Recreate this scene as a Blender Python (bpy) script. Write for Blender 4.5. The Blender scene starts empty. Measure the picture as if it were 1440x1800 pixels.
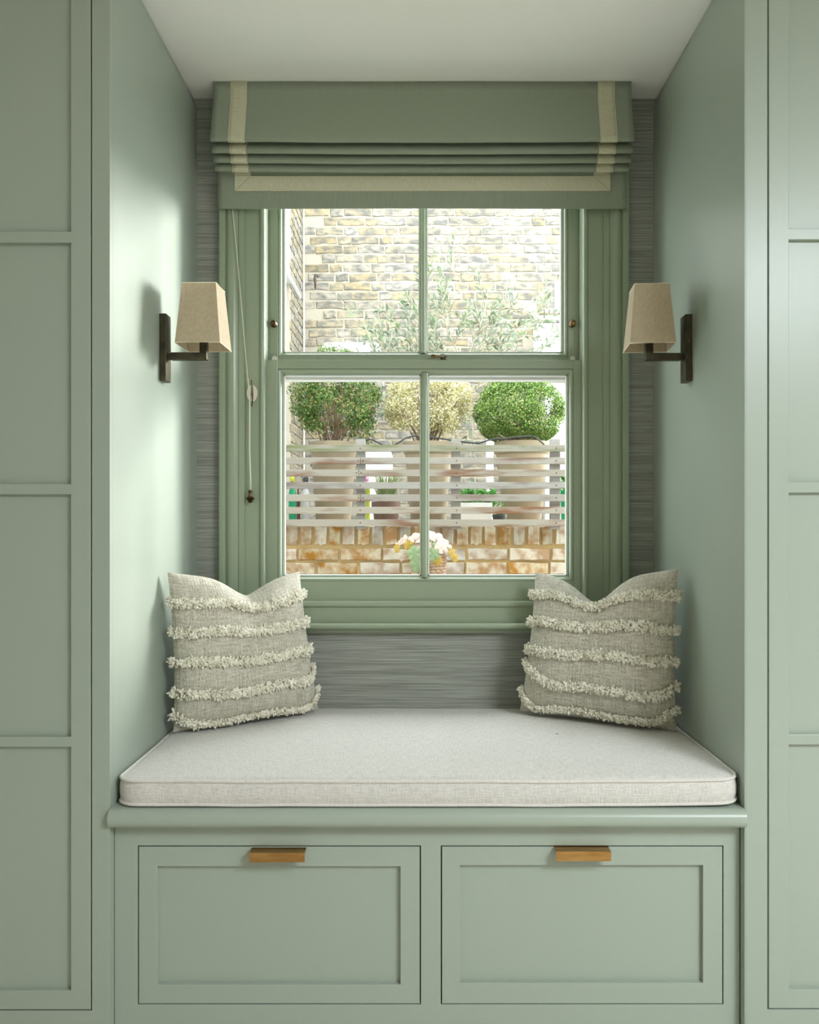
import bpy, bmesh, math, random
import numpy as np
from mathutils import Vector, Matrix, noise

random.seed(7)
rng = np.random.default_rng(7)
SC = bpy.context.scene
COL = SC.collection

# ------------------------------------------------------------------ camera
H = 1.29                      # eye height, metres
F, CX, CY = 1450.0, 735.0, 920.0
cam = bpy.data.cameras.new('camera')
cam_o = bpy.data.objects.new('camera', cam)
COL.objects.link(cam_o)
cam_o.location = (0, 0, H)
cam_o.rotation_euler = (math.pi / 2, 0, 0)
cam.sensor_fit = 'AUTO'; cam.sensor_width = 36.0
cam.lens = F / 1800 * 36.0
cam.shift_x = -(CX - 720) / 1800
cam.shift_y = (CY - 900) / 1800
cam.clip_start = 0.02
SC.camera = cam_o

# ------------------------------------------------------------------ sky, sun, lamps, exposure
SUN_STRENGTH = 6.3
SKY_STRENGTH = 7.0
SUN_DIR = (-0.79, -0.61, -0.21)      # travel direction of the sunlight
world = bpy.data.worlds.new('sky'); SC.world = world
world.use_nodes = True
_nt = world.node_tree
_bg = _nt.nodes['Background']
_bg.inputs['Color'].default_value = (0.92, 0.965, 1.0, 1)
_bg.inputs['Strength'].default_value = SKY_STRENGTH
sun = bpy.data.lights.new('sun', 'SUN'); sun.energy = SUN_STRENGTH; sun.angle = math.radians(15)
sun.color = (1.0, 0.96, 0.94)
sun_o = bpy.data.objects.new('sun', sun); COL.objects.link(sun_o)
sun_o.rotation_euler = Vector(SUN_DIR).to_track_quat('-Z', 'Y').to_euler()

def area(name, loc, target, sx, sy, power, color):
    l = bpy.data.lights.new(name, 'AREA'); l.shape = 'RECTANGLE'
    l.size = sx; l.size_y = sy; l.energy = power; l.color = color
    o = bpy.data.objects.new(name, l); COL.objects.link(o)
    o.location = loc
    o.rotation_euler = (Vector(target) - Vector(loc)).to_track_quat('-Z', 'Y').to_euler()
    return o
# daylight from the rooflight of the room behind the camera, plus an added warm fill lamp at the rear
area('rooflight', (2.1, -0.7, 2.74), (1.95, -0.7, 0.0), 1.1, 1.1, 164, (0.89, 0.96, 1.03))
area('rear_fill_light', (-0.6, -3.3, 1.5), (0.0, 2.0, 1.2), 2.2, 1.6, 6, (1.0, 0.95, 0.87))

SC.view_settings.view_transform = 'Standard'
SC.view_settings.look = 'None'
SC.view_settings.gamma = 1.0
SC.view_settings.use_curve_mapping = False
SC.view_settings.exposure = 0.06
SC.cycles.max_bounces = 10
SC.cycles.diffuse_bounces = 6
SC.cycles.transparent_max_bounces = 16

# ------------------------------------------------------------------ helpers
def PX(px, Y): return (px - CX) / F * Y
def PZ(py, Y): return H - (py - CY) / F * Y
def P(px, py, Y): return Vector((PX(px, Y), Y, PZ(py, Y)))

def nodes_of(m):
    m.use_nodes = True
    nt = m.node_tree
    return nt, nt.nodes, nt.links, nt.nodes['Principled BSDF']

def mat(name, color, rough=0.5, metal=0.0, spec=0.5, var=0.0, vscale=6.0, vstretch=(1, 1, 1), color2=None,
        bump=0.0, bscale=60.0, bstretch=(1, 1, 1), rand=0.0, coat=0.0, coords='Object', detail=4.0, sheen=0.0, ramp=(0.35, 0.65)):
    """procedural principled material: two-colour noise, optional per-object brightness change and bump"""
    m = bpy.data.materials.new(name)
    nt, N, L, b = nodes_of(m)
    b.inputs['Roughness'].default_value = rough
    b.inputs['Metallic'].default_value = metal
    b.inputs['Specular IOR Level'].default_value = spec
    b.inputs['Coat Weight'].default_value = coat
    b.inputs['Sheen Weight'].default_value = sheen
    b.inputs['Base Color'].default_value = (*color, 1)
    tc = N.new('ShaderNodeTexCoord')
    out = None
    if var > 0 or color2 is not None:
        mp = N.new('ShaderNodeMapping'); mp.inputs['Scale'].default_value = vstretch
        L.new(tc.outputs[coords], mp.inputs['Vector'])
        if rand > 0:
            o1 = N.new('ShaderNodeObjectInfo'); sc1 = N.new('ShaderNodeMath'); sc1.operation = 'MULTIPLY'; sc1.inputs[1].default_value = 37.0
            L.new(o1.outputs['Random'], sc1.inputs[0]); L.new(sc1.outputs[0], mp.inputs['Location'])
        nz = N.new('ShaderNodeTexNoise'); nz.inputs['Scale'].default_value = vscale; nz.inputs['Detail'].default_value = detail
        L.new(mp.outputs['Vector'], nz.inputs['Vector'])
        cr = N.new('ShaderNodeValToRGB')
        cr.color_ramp.elements[0].position = ramp[0]; cr.color_ramp.elements[1].position = ramp[1]
        c2 = color2 if color2 is not None else tuple(c * (1 - var) for c in color)
        cr.color_ramp.elements[0].color = (*c2, 1); cr.color_ramp.elements[1].color = (*color, 1)
        L.new(nz.outputs['Fac'], cr.inputs['Fac'])
        out = cr.outputs['Color']
    if rand > 0:
        oi = N.new('ShaderNodeObjectInfo')
        hsv = N.new('ShaderNodeHueSaturation')
        mr = N.new('ShaderNodeMapRange'); mr.inputs['To Min'].default_value = 1 - rand; mr.inputs['To Max'].default_value = 1 + rand
        L.new(oi.outputs['Random'], mr.inputs['Value']); L.new(mr.outputs['Result'], hsv.inputs['Value'])
        mul = N.new('ShaderNodeMath'); mul.operation = 'MULTIPLY'; mul.inputs[1].default_value = 7.31
        fr = N.new('ShaderNodeMath'); fr.operation = 'FRACT'
        mr2 = N.new('ShaderNodeMapRange'); mr2.inputs['To Min'].default_value = 0.5; mr2.inputs['To Max'].default_value = 1.25
        L.new(oi.outputs['Random'], mul.inputs[0]); L.new(mul.outputs[0], fr.inputs[0]); L.new(fr.outputs[0], mr2.inputs['Value'])
        L.new(mr2.outputs['Result'], hsv.inputs['Saturation'])
        if out is not None: L.new(out, hsv.inputs['Color'])
        else: hsv.inputs['Color'].default_value = (*color, 1)
        out = hsv.outputs['Color']
    if out is not None: L.new(out, b.inputs['Base Color'])
    if bump > 0:
        mp2 = N.new('ShaderNodeMapping'); mp2.inputs['Scale'].default_value = bstretch
        L.new(tc.outputs[coords], mp2.inputs['Vector'])
        n2 = N.new('ShaderNodeTexNoise'); n2.inputs['Scale'].default_value = bscale; n2.inputs['Detail'].default_value = 3
        L.new(mp2.outputs['Vector'], n2.inputs['Vector'])
        bp = N.new('ShaderNodeBump'); bp.inputs['Strength'].default_value = bump; bp.inputs['Distance'].default_value = 0.004
        L.new(n2.outputs['Fac'], bp.inputs['Height']); L.new(bp.outputs['Normal'], b.inputs['Normal'])
    return m

def weave(name, color, color2, sx, sy, bump=0.5, slub=0.5, rough=0.85, coords='UV', sheen=0.2):
    """woven cloth: crossed thread bands with slubs"""
    m = bpy.data.materials.new(name)
    nt, N, L, b = nodes_of(m)
    b.inputs['Roughness'].default_value = rough
    b.inputs['Specular IOR Level'].default_value = 0.15
    b.inputs['Sheen Weight'].default_value = sheen
    tc = N.new('ShaderNodeTexCoord')
    outs = []
    for sc in ((sx, sy * 0.12, 1), (sx * 0.12, sy, 1), (sx, sy, 1)):
        mp = N.new('ShaderNodeMapping'); mp.inputs['Scale'].default_value = sc
        L.new(tc.outputs[coords], mp.inputs['Vector'])
        nz = N.new('ShaderNodeTexNoise'); nz.inputs['Scale'].default_value = 1.0; nz.inputs['Detail'].default_value = 2
        L.new(mp.outputs['Vector'], nz.inputs['Vector']); outs.append(nz.outputs['Fac'])
    a = N.new('ShaderNodeMath'); a.operation = 'ADD'; L.new(outs[0], a.inputs[0]); L.new(outs[1], a.inputs[1])
    c = N.new('ShaderNodeMath'); c.operation = 'MULTIPLY_ADD'; L.new(outs[2], c.inputs[0]); c.inputs[1].default_value = slub
    L.new(a.outputs[0], c.inputs[2])
    mr = N.new('ShaderNodeMapRange'); mr.inputs['From Min'].default_value = 0.72 + slub * .35; mr.inputs['From Max'].default_value = 1.28 + slub * .65
    L.new(c.outputs[0], mr.inputs['Value'])
    mx = N.new('ShaderNodeMix'); mx.data_type = 'RGBA'
    mx.inputs[6].default_value = (*color2, 1); mx.inputs[7].default_value = (*color, 1)
    L.new(mr.outputs['Result'], mx.inputs[0]); L.new(mx.outputs[2], b.inputs['Base Color'])
    bp = N.new('ShaderNodeBump'); bp.inputs['Strength'].default_value = bump; bp.inputs['Distance'].default_value = 0.002
    L.new(mr.outputs['Result'], bp.inputs['Height']); L.new(bp.outputs['Normal'], b.inputs['Normal'])
    return m

def leafmat(name, colors, transl=0.22, rough=0.5):
    """leaf colours picked per leaf, with light coming through the blade"""
    m = bpy.data.materials.new(name)
    nt, N, L, b = nodes_of(m)
    b.inputs['Roughness'].default_value = rough; b.inputs['Specular IOR Level'].default_value = 0.3
    g = N.new('ShaderNodeNewGeometry'); cr = N.new('ShaderNodeValToRGB'); cr.color_ramp.interpolation = 'LINEAR'
    e = cr.color_ramp.elements
    while len(e) < len(colors): e.new(0.5)
    for i, c in enumerate(colors):
        e[i].position = i / max(1, len(colors) - 1); e[i].color = (*c, 1)
    L.new(g.outputs['Random Per Island'], cr.inputs['Fac'])
    L.new(cr.outputs['Color'], b.inputs['Base Color'])
    t = N.new('ShaderNodeBsdfTranslucent'); L.new(cr.outputs['Color'], t.inputs['Color'])
    mx = N.new('ShaderNodeMixShader'); mx.inputs['Fac'].default_value = transl
    L.new(b.outputs['BSDF'], mx.inputs[1]); L.new(t.outputs['BSDF'], mx.inputs[2])
    L.new(mx.outputs['Shader'], N['Material Output'].inputs['Surface'])
    return m

def glassmat():
    m = bpy.data.materials.new('window_glass'); m.use_nodes = True
    nt = m.node_tree; N = nt.nodes; L = nt.links; N.remove(N['Principled BSDF'])
    tr = N.new('ShaderNodeBsdfTransparent'); tr.inputs['Color'].default_value = (0.97, 0.985, 0.975, 1)
    gl = N.new('ShaderNodeBsdfGlossy'); gl.inputs['Roughness'].default_value = 0.0
    fr = N.new('ShaderNodeFresnel'); fr.inputs['IOR'].default_value = 1.4
    mx = N.new('ShaderNodeMixShader')
    gm = N.new('ShaderNodeNewGeometry'); iv = N.new('ShaderNodeMath'); iv.operation = 'SUBTRACT'; iv.inputs[0].default_value = 1.0
    ml = N.new('ShaderNodeMath'); ml.operation = 'MULTIPLY'
    L.new(gm.outputs['Backfacing'], iv.inputs[1]); L.new(fr.outputs[0], ml.inputs[0]); L.new(iv.outputs[0], ml.inputs[1])
    L.new(ml.outputs[0], mx.inputs['Fac']); L.new(tr.outputs[0], mx.inputs[1]); L.new(gl.outputs[0], mx.inputs[2])
    L.new(mx.outputs[0], N['Material Output'].inputs['Surface'])
    return m

# ------------------------------------------------------------------ mesh building
class MB:
    """collects faces in world coordinates; build() links them as one mesh object"""
    def __init__(s): s.v = []; s.f = []; s.uv = []; s.mi = []; s.cm = 0
    def add(s, vs, fs, uvs=None):
        n = len(s.v); s.v += [tuple(v) for v in vs]
        for k, f in enumerate(fs):
            s.f.append([i + n for i in f]); s.mi.append(s.cm)
            s.uv.append([uvs[i] for i in f] if uvs is not None else None)
        return s
    def box(s, x0, x1, y0, y1, z0, z1, b=0.0):
        x0, x1 = min(x0, x1), max(x0, x1); y0, y1 = min(y0, y1), max(y0, y1); z0, z1 = min(z0, z1), max(z0, z1)
        b = min(b, (x1 - x0) * .45, (y1 - y0) * .45, (z1 - z0) * .45)
        if b <= 0:
            vs = [(x0, y0, z0), (x1, y0, z0), (x1, y1, z0), (x0, y1, z0), (x0, y0, z1), (x1, y0, z1), (x1, y1, z1), (x0, y1, z1)]
            return s.add(vs, [(0, 3, 2, 1), (4, 5, 6, 7), (0, 1, 5, 4), (1, 2, 6, 5), (2, 3, 7, 6), (3, 0, 4, 7)])
        bm = bmesh.new(); bmesh.ops.create_cube(bm, size=1)
        for v in bm.verts:
            v.co = Vector(((x0 + x1) / 2 + v.co.x * (x1 - x0), (y0 + y1) / 2 + v.co.y * (y1 - y0), (z0 + z1) / 2 + v.co.z * (z1 - z0)))
        bmesh.ops.bevel(bm, geom=bm.edges[:], offset=b, segments=2, profile=0.5, affect='EDGES')
        return s.frombm(bm)
    def frombm(s, bm, M=None):
        bm.verts.ensure_lookup_table()
        vs = [(M @ v.co) if M else v.co.copy() for v in bm.verts]
        fs = [[v.index for v in f.verts] for f in bm.faces]
        bm.free(); return s.add(vs, fs)
    def obox(s, c, ax, ay, az, b=0.0):
        """oriented box: centre and three half-axis vectors"""
        c, ax, ay, az = map(Vector, (c, ax, ay, az))
        t = MB().box(-ax.length, ax.length, -ay.length, ay.length, -az.length, az.length, b)
        R = Matrix((ax.normalized(), ay.normalized(), az.normalized())).transposed()
        return s.add([c + R @ Vector(v) for v in t.v], t.f)
    def prism(s, prof, axis, a0, a1, cap=True):
        """closed 2-D outline swept along an axis: 'z' uses (x,y), 'x' uses (y,z)"""
        n = len(prof)
        if axis == 'z': mk = lambda p, t: (p[0], p[1], t)
        elif axis == 'x': mk = lambda p, t: (t, p[0], p[1])
        else: mk = lambda p, t: (p[0], t, p[1])
        vs = [mk(p, a0) for p in prof] + [mk(p, a1) for p in prof]
        fs = [(i, (i + 1) % n, n + (i + 1) % n, n + i) for i in range(n)]
        if cap: fs += [tuple(range(n - 1, -1, -1)), tuple(range(n, 2 * n))]
        return s.add(vs, fs)
    def tube(s, pts, r, n=8, cap=True, closed=False):
        pts = [Vector(p) for p in pts]; m = len(pts)
        rs = r if isinstance(r, (list, tuple)) else [r] * m
        vs = []; prev = None
        for i, p in enumerate(pts):
            if closed: t = pts[(i + 1) % m] - pts[i - 1]
            else: t = pts[min(i + 1, m - 1)] - pts[max(i - 1, 0)]
            t = t.normalized() if t.length > 1e-9 else Vector((0, 0, 1))
            if prev is None:
                a = Vector((0, 0, 1)) if abs(t.z) < .9 else Vector((1, 0, 0))
                u = t.cross(a).normalized()
            else:
                u = (prev - t * prev.dot(t)); u = u.normalized() if u.length > 1e-6 else t.orthogonal().normalized()
            prev = u; w = t.cross(u)
            for k in range(n):
                a = 2 * math.pi * k / n
                vs.append(p + (u * math.cos(a) + w * math.sin(a)) * rs[i])
        fs = []
        for i in range(m if closed else m - 1):
            j = (i + 1) % m
            for k in range(n):
                fs.append((i * n + k, i * n + (k + 1) % n, j * n + (k + 1) % n, j * n + k))
        if cap and not closed: fs += [tuple(range(n - 1, -1, -1)), tuple(range((m - 1) * n, m * n))]
        return s.add(vs, fs)
    def lathe(s, prof, c, n=32, axis='z', cap=True):
        """prof: list of (radius, height) from bottom to top"""
        vs = []
        for r, h in prof:
            for k in range(n):
                a = 2 * math.pi * k / n
                d = (r * math.cos(a), r * math.sin(a), h)
                if axis == 'y': d = (d[0], -h, d[1])
                if axis == 'x': d = (h, d[0], d[1])
                vs.append((c[0] + d[0], c[1] + d[1], c[2] + d[2]))
        fs = []
        for i in range(len(prof) - 1):
            for k in range(n):
                fs.append((i * n + k, i * n + (k + 1) % n, (i + 1) * n + (k + 1) % n, (i + 1) * n + k))
        if cap: fs += [tuple(range(n - 1, -1, -1)), tuple(range((len(prof) - 1) * n, len(prof) * n))]
        return s.add(vs, fs)
    def grid(s, fn, nu, nv, uvfn=None, closed_u=False):
        vs = [fn(i / nu, j / nv) for j in range(nv + 1) for i in range(nu + 1)]
        uvs = [(uvfn(i / nu, j / nv) if uvfn else (i / nu, j / nv)) for j in range(nv + 1) for i in range(nu + 1)]
        w = nu + 1
        fs = [(j * w + i, j * w + i + 1, (j + 1) * w + i + 1, (j + 1) * w + i) for j in range(nv) for i in range(nu)]
        return s.add(vs, fs, uvs)
    def plate(s, xs, zs, solid, y0, y1, b=.0010):
        """one seamless board with openings: xs/zs grid lines, solid(i, j) tells which cells are wood"""
        nx, nz = len(xs) - 1, len(zs) - 1
        V = lambda i, j, y: (xs[i], y, zs[j]); fs = []; S = lambda i, j: 0 <= i < nx and 0 <= j < nz and solid(i, j)
        bm = bmesh.new(); cache = {}
        def vv(i, j, k):
            if (i, j, k) not in cache: cache[(i, j, k)] = bm.verts.new((xs[i], (y0, y1)[k], zs[j]))
            return cache[(i, j, k)]
        for i in range(nx):
            for j in range(nz):
                if not S(i, j): continue
                bm.faces.new([vv(i, j, 0), vv(i + 1, j, 0), vv(i + 1, j + 1, 0), vv(i, j + 1, 0)])
                bm.faces.new([vv(i, j, 1), vv(i, j + 1, 1), vv(i + 1, j + 1, 1), vv(i + 1, j, 1)])
                if not S(i - 1, j): bm.faces.new([vv(i, j, 0), vv(i, j + 1, 0), vv(i, j + 1, 1), vv(i, j, 1)])
                if not S(i + 1, j): bm.faces.new([vv(i + 1, j, 0), vv(i + 1, j, 1), vv(i + 1, j + 1, 1), vv(i + 1, j + 1, 0)])
                if not S(i, j - 1): bm.faces.new([vv(i, j, 0), vv(i, j, 1), vv(i + 1, j, 1), vv(i + 1, j, 0)])
                if not S(i, j + 1): bm.faces.new([vv(i, j + 1, 0), vv(i + 1, j + 1, 0), vv(i + 1, j + 1, 1), vv(i, j + 1, 1)])
        bm.normal_update()
        ed = [e_ for e_ in bm.edges if len(e_.link_faces) == 2 and e_.link_faces[0].normal.dot(e_.link_faces[1].normal) < .5 and max(e_.verts[0].co.y, e_.verts[1].co.y) < (y0 + y1) / 2]
        bmesh.ops.bevel(bm, geom=ed, offset=b, segments=2, profile=.5, affect='EDGES')
        return s.frombm(bm)
    def build(s, name, m, parent=None, smooth=False, base=None, angle=None):
        off = base if base is not None else (parent['_base'] if parent is not None and '_base' in parent else (0, 0, 0))
        off = Vector(off)
        me = bpy.data.meshes.new(name)
        me.from_pydata([tuple(Vector(v) - off) for v in s.v], [], s.f)
        if any(u is not None for u in s.uv):
            ul = me.uv_layers.new(name='UVMap'); k = 0
            for u, f in zip(s.uv, s.f):
                for q in range(len(f)):
                    if u is not None: ul.data[k].uv = u[q]
                    k += 1
        ms = m if isinstance(m, (list, tuple)) else [m]
        for q in ms: me.materials.append(q)
        if len(ms) > 1: me.polygons.foreach_set('material_index', s.mi)
        if smooth:
            me.polygons.foreach_set('use_smooth', [True] * len(me.polygons))
            if angle: me.set_sharp_from_angle(angle=math.radians(angle))
        me.update()
        o = bpy.data.objects.new(name, me); COL.objects.link(o)
        if parent is not None: o.parent = parent
        else: o.location = off
        o['_base'] = list(off)
        return o

def empty(name, loc):
    o = bpy.data.objects.new(name, None); COL.objects.link(o)
    o.empty_display_size = 0.05; o.location = loc; o['_base'] = list(loc); return o

def tag(o, label=None, cat=None, group=None, kind=None):
    if label: o['label'] = label
    if cat: o['category'] = cat
    if group: o['group'] = group
    if kind: o['kind'] = kind
    return o

def leaves(name, m, parent, pos, nor, size, aspect=0.5, fold=0.25, up=None):
    """many small folded leaves as one mesh: 4 vertices, 2 triangles each"""
    n = len(pos); base = np.array(parent['_base'])
    pos = pos - base
    nor = nor / np.linalg.norm(nor, axis=1, keepdims=True)
    r = rng.normal(size=(n, 3)) if up is None else up
    t = np.cross(nor, r); t /= np.linalg.norm(t, axis=1, keepdims=True) + 1e-9
    d = np.cross(t, nor); d /= np.linalg.norm(d, axis=1, keepdims=True) + 1e-9
    s = np.asarray(size)[:, None] if np.ndim(size) else np.full((n, 1), size)
    a = pos - d * s * .5; b = pos + d * s * .5
    c = pos + t * s * aspect * .5 + nor * s * fold; e = pos - t * s * aspect * .5 + nor * s * fold
    V = np.stack([a, c, b, e], 1).reshape(-1, 3)
    i = np.arange(n) * 4
    T = np.stack([np.stack([i, i + 1, i + 2], 1), np.stack([i, i + 2, i + 3], 1)], 1).reshape(-1, 3)
    me = bpy.data.meshes.new(name)
    me.vertices.add(len(V)); me.vertices.foreach_set('co', V.ravel())
    me.loops.add(len(T) * 3); me.loops.foreach_set('vertex_index', T.ravel())
    me.polygons.add(len(T)); me.polygons.foreach_set('loop_start', np.arange(len(T)) * 3)
    me.polygons.foreach_set('loop_total', np.full(len(T), 3))
    me.update(calc_edges=True); me.validate()
    me.materials.append(m)
    o = bpy.data.objects.new(name, me); COL.objects.link(o); o.parent = parent
    o['kind'] = 'stuff'; o['_base'] = list(parent['_base']); return o

# ------------------------------------------------------------------ materials
SAGE = (0.345, 0.398, 0.338)
M = {}
M['paint'] = mat('sage_satin_paint', SAGE, rough=0.34, spec=0.5, bump=0.008, bscale=150)
M['paint_backlit'] = mat('sage_backlit_paint', (0.295, 0.350, 0.25), rough=0.24, spec=0.5, bump=0.008, bscale=120)  # darker sage: the backlit shade on the window joinery is put into the colour
M['dark_gap'] = mat('shadow_gap_board', (0.03, 0.035, 0.025), rough=0.9)
M['ceiling'] = mat('ceiling_emulsion', (0.88, 0.875, 0.84), rough=0.9, bump=0.05, bscale=90)
M['wall_white'] = mat('room_emulsion', (0.38, 0.365, 0.30), rough=0.9)
M['floor'] = mat('pale_limed_boards', (0.78, 0.73, 0.63), rough=0.6, color2=(0.68, 0.62, 0.52), vscale=5, vstretch=(8, .6, 1))
M['grasscloth'] = mat('grasscloth_paper', (0.38, 0.39, 0.35), rough=0.75, spec=0.25, color2=(0.19, 0.20, 0.175), vscale=1.0,
                      vstretch=(5, 5, 300), bump=0.5, bscale=1.0, bstretch=(9, 9, 420), detail=3, ramp=(0.28, 0.66))
M['blind'] = weave('sage_blind_cloth', (0.30, 0.335, 0.262), (0.26, 0.295, 0.225), 1500, 1500, bump=0.15, slub=.4, coords='Object', sheen=.1)
M['trim'] = mat('cream_grosgrain', (0.64, 0.62, 0.47), rough=0.8, spec=.2, color2=(0.53, 0.51, 0.37), vscale=1, vstretch=(700, 60, 60), bump=0.4, bscale=1, bstretch=(700, 60, 60))
M['trim_v'] = mat('cream_grosgrain_upright', (0.64, 0.62, 0.47), rough=0.8, spec=.2, color2=(0.53, 0.51, 0.37), vscale=1, vstretch=(30, 600, 600), bump=0.4, bscale=1, bstretch=(30, 600, 600))
M['stitch'] = mat('trim_edge_thread', (0.70, 0.66, 0.47), rough=0.9)
M['seat_cloth'] = weave('oat_linen_weave', (0.76, 0.735, 0.70), (0.52, 0.50, 0.465), 300, 300, bump=0.55, slub=.9)
M['piping'] = mat('linen_piping', (0.76, 0.73, 0.69), rough=0.85, spec=.15, color2=(0.64, 0.61, 0.57), vscale=300, bump=.4, bscale=500)
M['pillow'] = weave('slub_linen', (0.70, 0.67, 0.585), (0.32, 0.295, 0.22), 110, 75, bump=1.0, slub=1.1)
M['wool'] = mat('wool_fringe', (0.90, 0.875, 0.77), rough=0.9, spec=.1, color2=(0.60, 0.565, 0.44), vscale=55, sheen=.3)
M['brass'] = mat('aged_brass', (0.46, 0.27, 0.10), rough=0.36, metal=1.0, color2=(0.36, 0.19, 0.065), vscale=14, vstretch=(1, 6, 6), bump=.03, bscale=300, bstretch=(.1, 1, 1))
M['bronze'] = mat('dark_bronze', (0.055, 0.05, 0.038), rough=0.42, metal=0.85, color2=(0.10, 0.085, 0.05), vscale=30)
M['bronze_light'] = mat('worn_bronze', (0.27, 0.17, 0.075), rough=0.35, metal=1.0, color2=(0.07, 0.045, 0.03), vscale=60)
M['cord'] = mat('cream_cord', (0.72, 0.70, 0.58), rough=0.8)
M['cleat_disc'] = mat('cream_cleat_disc', (0.78, 0.76, 0.66), rough=0.4)
M['white_paint'] = mat('white_gloss_paint', (0.80, 0.80, 0.79), rough=0.35)
M['glass'] = glassmat()
M['lamp_glass'] = mat('opal_bulb', (0.85, 0.83, 0.75), rough=0.3)

def shade_mat():
    m = weave('linen_lampshade', (0.66, 0.56, 0.41), (0.47, 0.38, 0.25), 600, 900, bump=.12, slub=.8, coords='Object', sheen=.15)
    nt = m.node_tree; N = nt.nodes; L = nt.links; b = N['Principled BSDF']
    t = N.new('ShaderNodeBsdfTranslucent'); t.inputs['Color'].default_value = (0.72, 0.65, 0.52, 1)
    mx = N.new('ShaderNodeMixShader'); mx.inputs['Fac'].default_value = .25
    L.new(b.outputs[0], mx.inputs[1]); L.new(t.outputs[0], mx.inputs[2]); L.new(mx.outputs[0], N['Material Output'].inputs['Surface'])
    return m
M['shade'] = shade_mat()
M['shade_edge'] = mat('shade_edge_tape', (0.80, 0.74, 0.58), rough=.8)

# outdoors
M['mortar_pale'] = mat('pale_lime_mortar', (0.40, 0.365, 0.29), rough=.95, var=.12, vscale=4, bump=.6, bscale=40)
M['brick_pale'] = mat('weathered_stock_brick', (0.31, 0.26, 0.175), rough=.95, color2=(0.145, 0.14, 0.12), vscale=14, detail=9, vstretch=(1, 1, 2), rand=.16, bump=1.0, bscale=45, ramp=(.38, .6))
M['mortar_tan'] = mat('tan_mortar', (0.48, 0.33, 0.145), rough=.95, var=.2, vscale=6, bump=.5, bscale=50)
M['brick_red'] = mat('reclaimed_brick', (0.49, 0.42, 0.31), rough=.95, color2=(0.32, 0.17, 0.06), vscale=16, detail=9, rand=.22, bump=1.0, bscale=50, ramp=(.38, .58))
M['cedar'] = mat('weathered_cedar', (0.30, 0.275, 0.235), rough=.85, color2=(0.17, 0.095, 0.06), vscale=3.2, vstretch=(1, 4, 6), detail=8, bump=.6, bscale=10, bstretch=(2, 40, 60), rand=.10, ramp=(.34, .50))
M['cedar_mossy'] = mat('mossy_cedar', (0.27, 0.25, 0.205), rough=.9, color2=(0.14, 0.16, 0.07), vscale=6, vstretch=(1, 4, 8), detail=9, bump=.6, bscale=10, bstretch=(2, 40, 60), ramp=(.35, .6))
M['terracotta'] = mat('pale_terracotta', (0.31, 0.25, 0.165), rough=.85, var=.15, vscale=8, bump=.15, bscale=60)
M['soil'] = mat('potting_soil', (0.06, 0.042, 0.028), rough=1, bump=1, bscale=80)
M['stem'] = mat('box_stem_bark', (0.24, 0.16, 0.09), rough=.9, var=.3, vscale=40)
M['olive_bark'] = mat('olive_bark', (0.42, 0.35, 0.26), rough=.9, var=.3, vscale=40)
M['box_dark'] = leafmat('boxwood_leaf_browning', [(.02, .065, .012), (.04, .12, .02), (.07, .19, .035), (.14, .27, .05), (.30, .33, .12), (.44, .26, .10)])
M['box_cream'] = leafmat('boxwood_leaf_variegated', [(.26, .27, .07), (.50, .48, .24), (.70, .66, .42), (.78, .75, .52), (.38, .28, .12)])
M['box_green'] = leafmat('boxwood_leaf_green', [(.025, .08, .01), (.06, .16, .018), (.13, .26, .035), (.28, .40, .08), (.48, .50, .22)])
M['olive_leaf'] = leafmat('olive_leaf', [(.10, .15, .08), (.20, .25, .18), (.32, .36, .28), (.17, .25, .09)])
M['herb'] = leafmat('herb_leaf', [(.05, .22, .03), (.10, .34, .06), (.20, .44, .12)])
M['grass_leaf'] = leafmat('grass_blade', [(.16, .26, .06), (.30, .38, .14), (.42, .42, .22)])
M['heuchera_pink'] = leafmat('heuchera_leaf_pink', [(.46, .26, .21), (.54, .42, .36), (.44, .32, .21)], rough=.5)
M['heuchera_green'] = leafmat('heuchera_leaf_green', [(.17, .26, .08), (.30, .39, .24)], rough=.5)
M['heuchera_gold'] = leafmat('heuchera_leaf_gold', [(.40, .32, .03), (.45, .26, .06)], rough=.5)
M['white_render'] = mat('white_masonry_paint', (0.86, 0.86, 0.84), rough=.8, bump=.1, bscale=30)
M['grey_sill'] = mat('grey_stone_sill', (0.45, 0.45, 0.42), rough=.8, var=.2, vscale=10)
M['zinc'] = mat('pale_zinc', (0.62, 0.63, 0.64), rough=.4, metal=.3)
M['paving'] = mat('stone_paving', (0.52, 0.49, 0.43), rough=.9, var=.2, vscale=3, bump=.3, bscale=30)
M['hose'] = mat('black_hose', (0.02, 0.02, 0.022), rough=.5)
M['wicker'] = mat('woven_wicker', (0.58, 0.42, 0.28), rough=.8, color2=(0.22, 0.11, 0.06), vscale=90, bump=.4, bscale=200)
M['green_glass'] = mat('green_bottle', (0.0, 0.27, 0.12), rough=.12)
M['brown_glass'] = mat('brown_bottle', (0.10, 0.045, 0.03), rough=.15)
M['grey_plastic'] = mat('grey_bottle', (0.42, 0.43, 0.44), rough=.4)
M['yellow_plastic'] = mat('yellow_green_plastic', (0.52, 0.54, 0.03), rough=.4)
M['dark_plastic'] = mat('dark_plastic', (0.05, 0.055, 0.06), rough=.45)
M['brown_pot'] = mat('brown_planter', (0.20, 0.115, 0.085), rough=.6)
M['white_pot'] = mat('white_planter', (0.78, 0.79, 0.77), rough=.4)
M['rust'] = mat('rusty_iron', (0.10, 0.07, 0.06), rough=.8, metal=.5)
M['pink'] = leafmat('pink_petal', [(.75, .18, .50), (.80, .30, .60)])
M['dark_pane'] = mat('dark_window_pane', (0.35, 0.38, 0.40), rough=.08)

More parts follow.
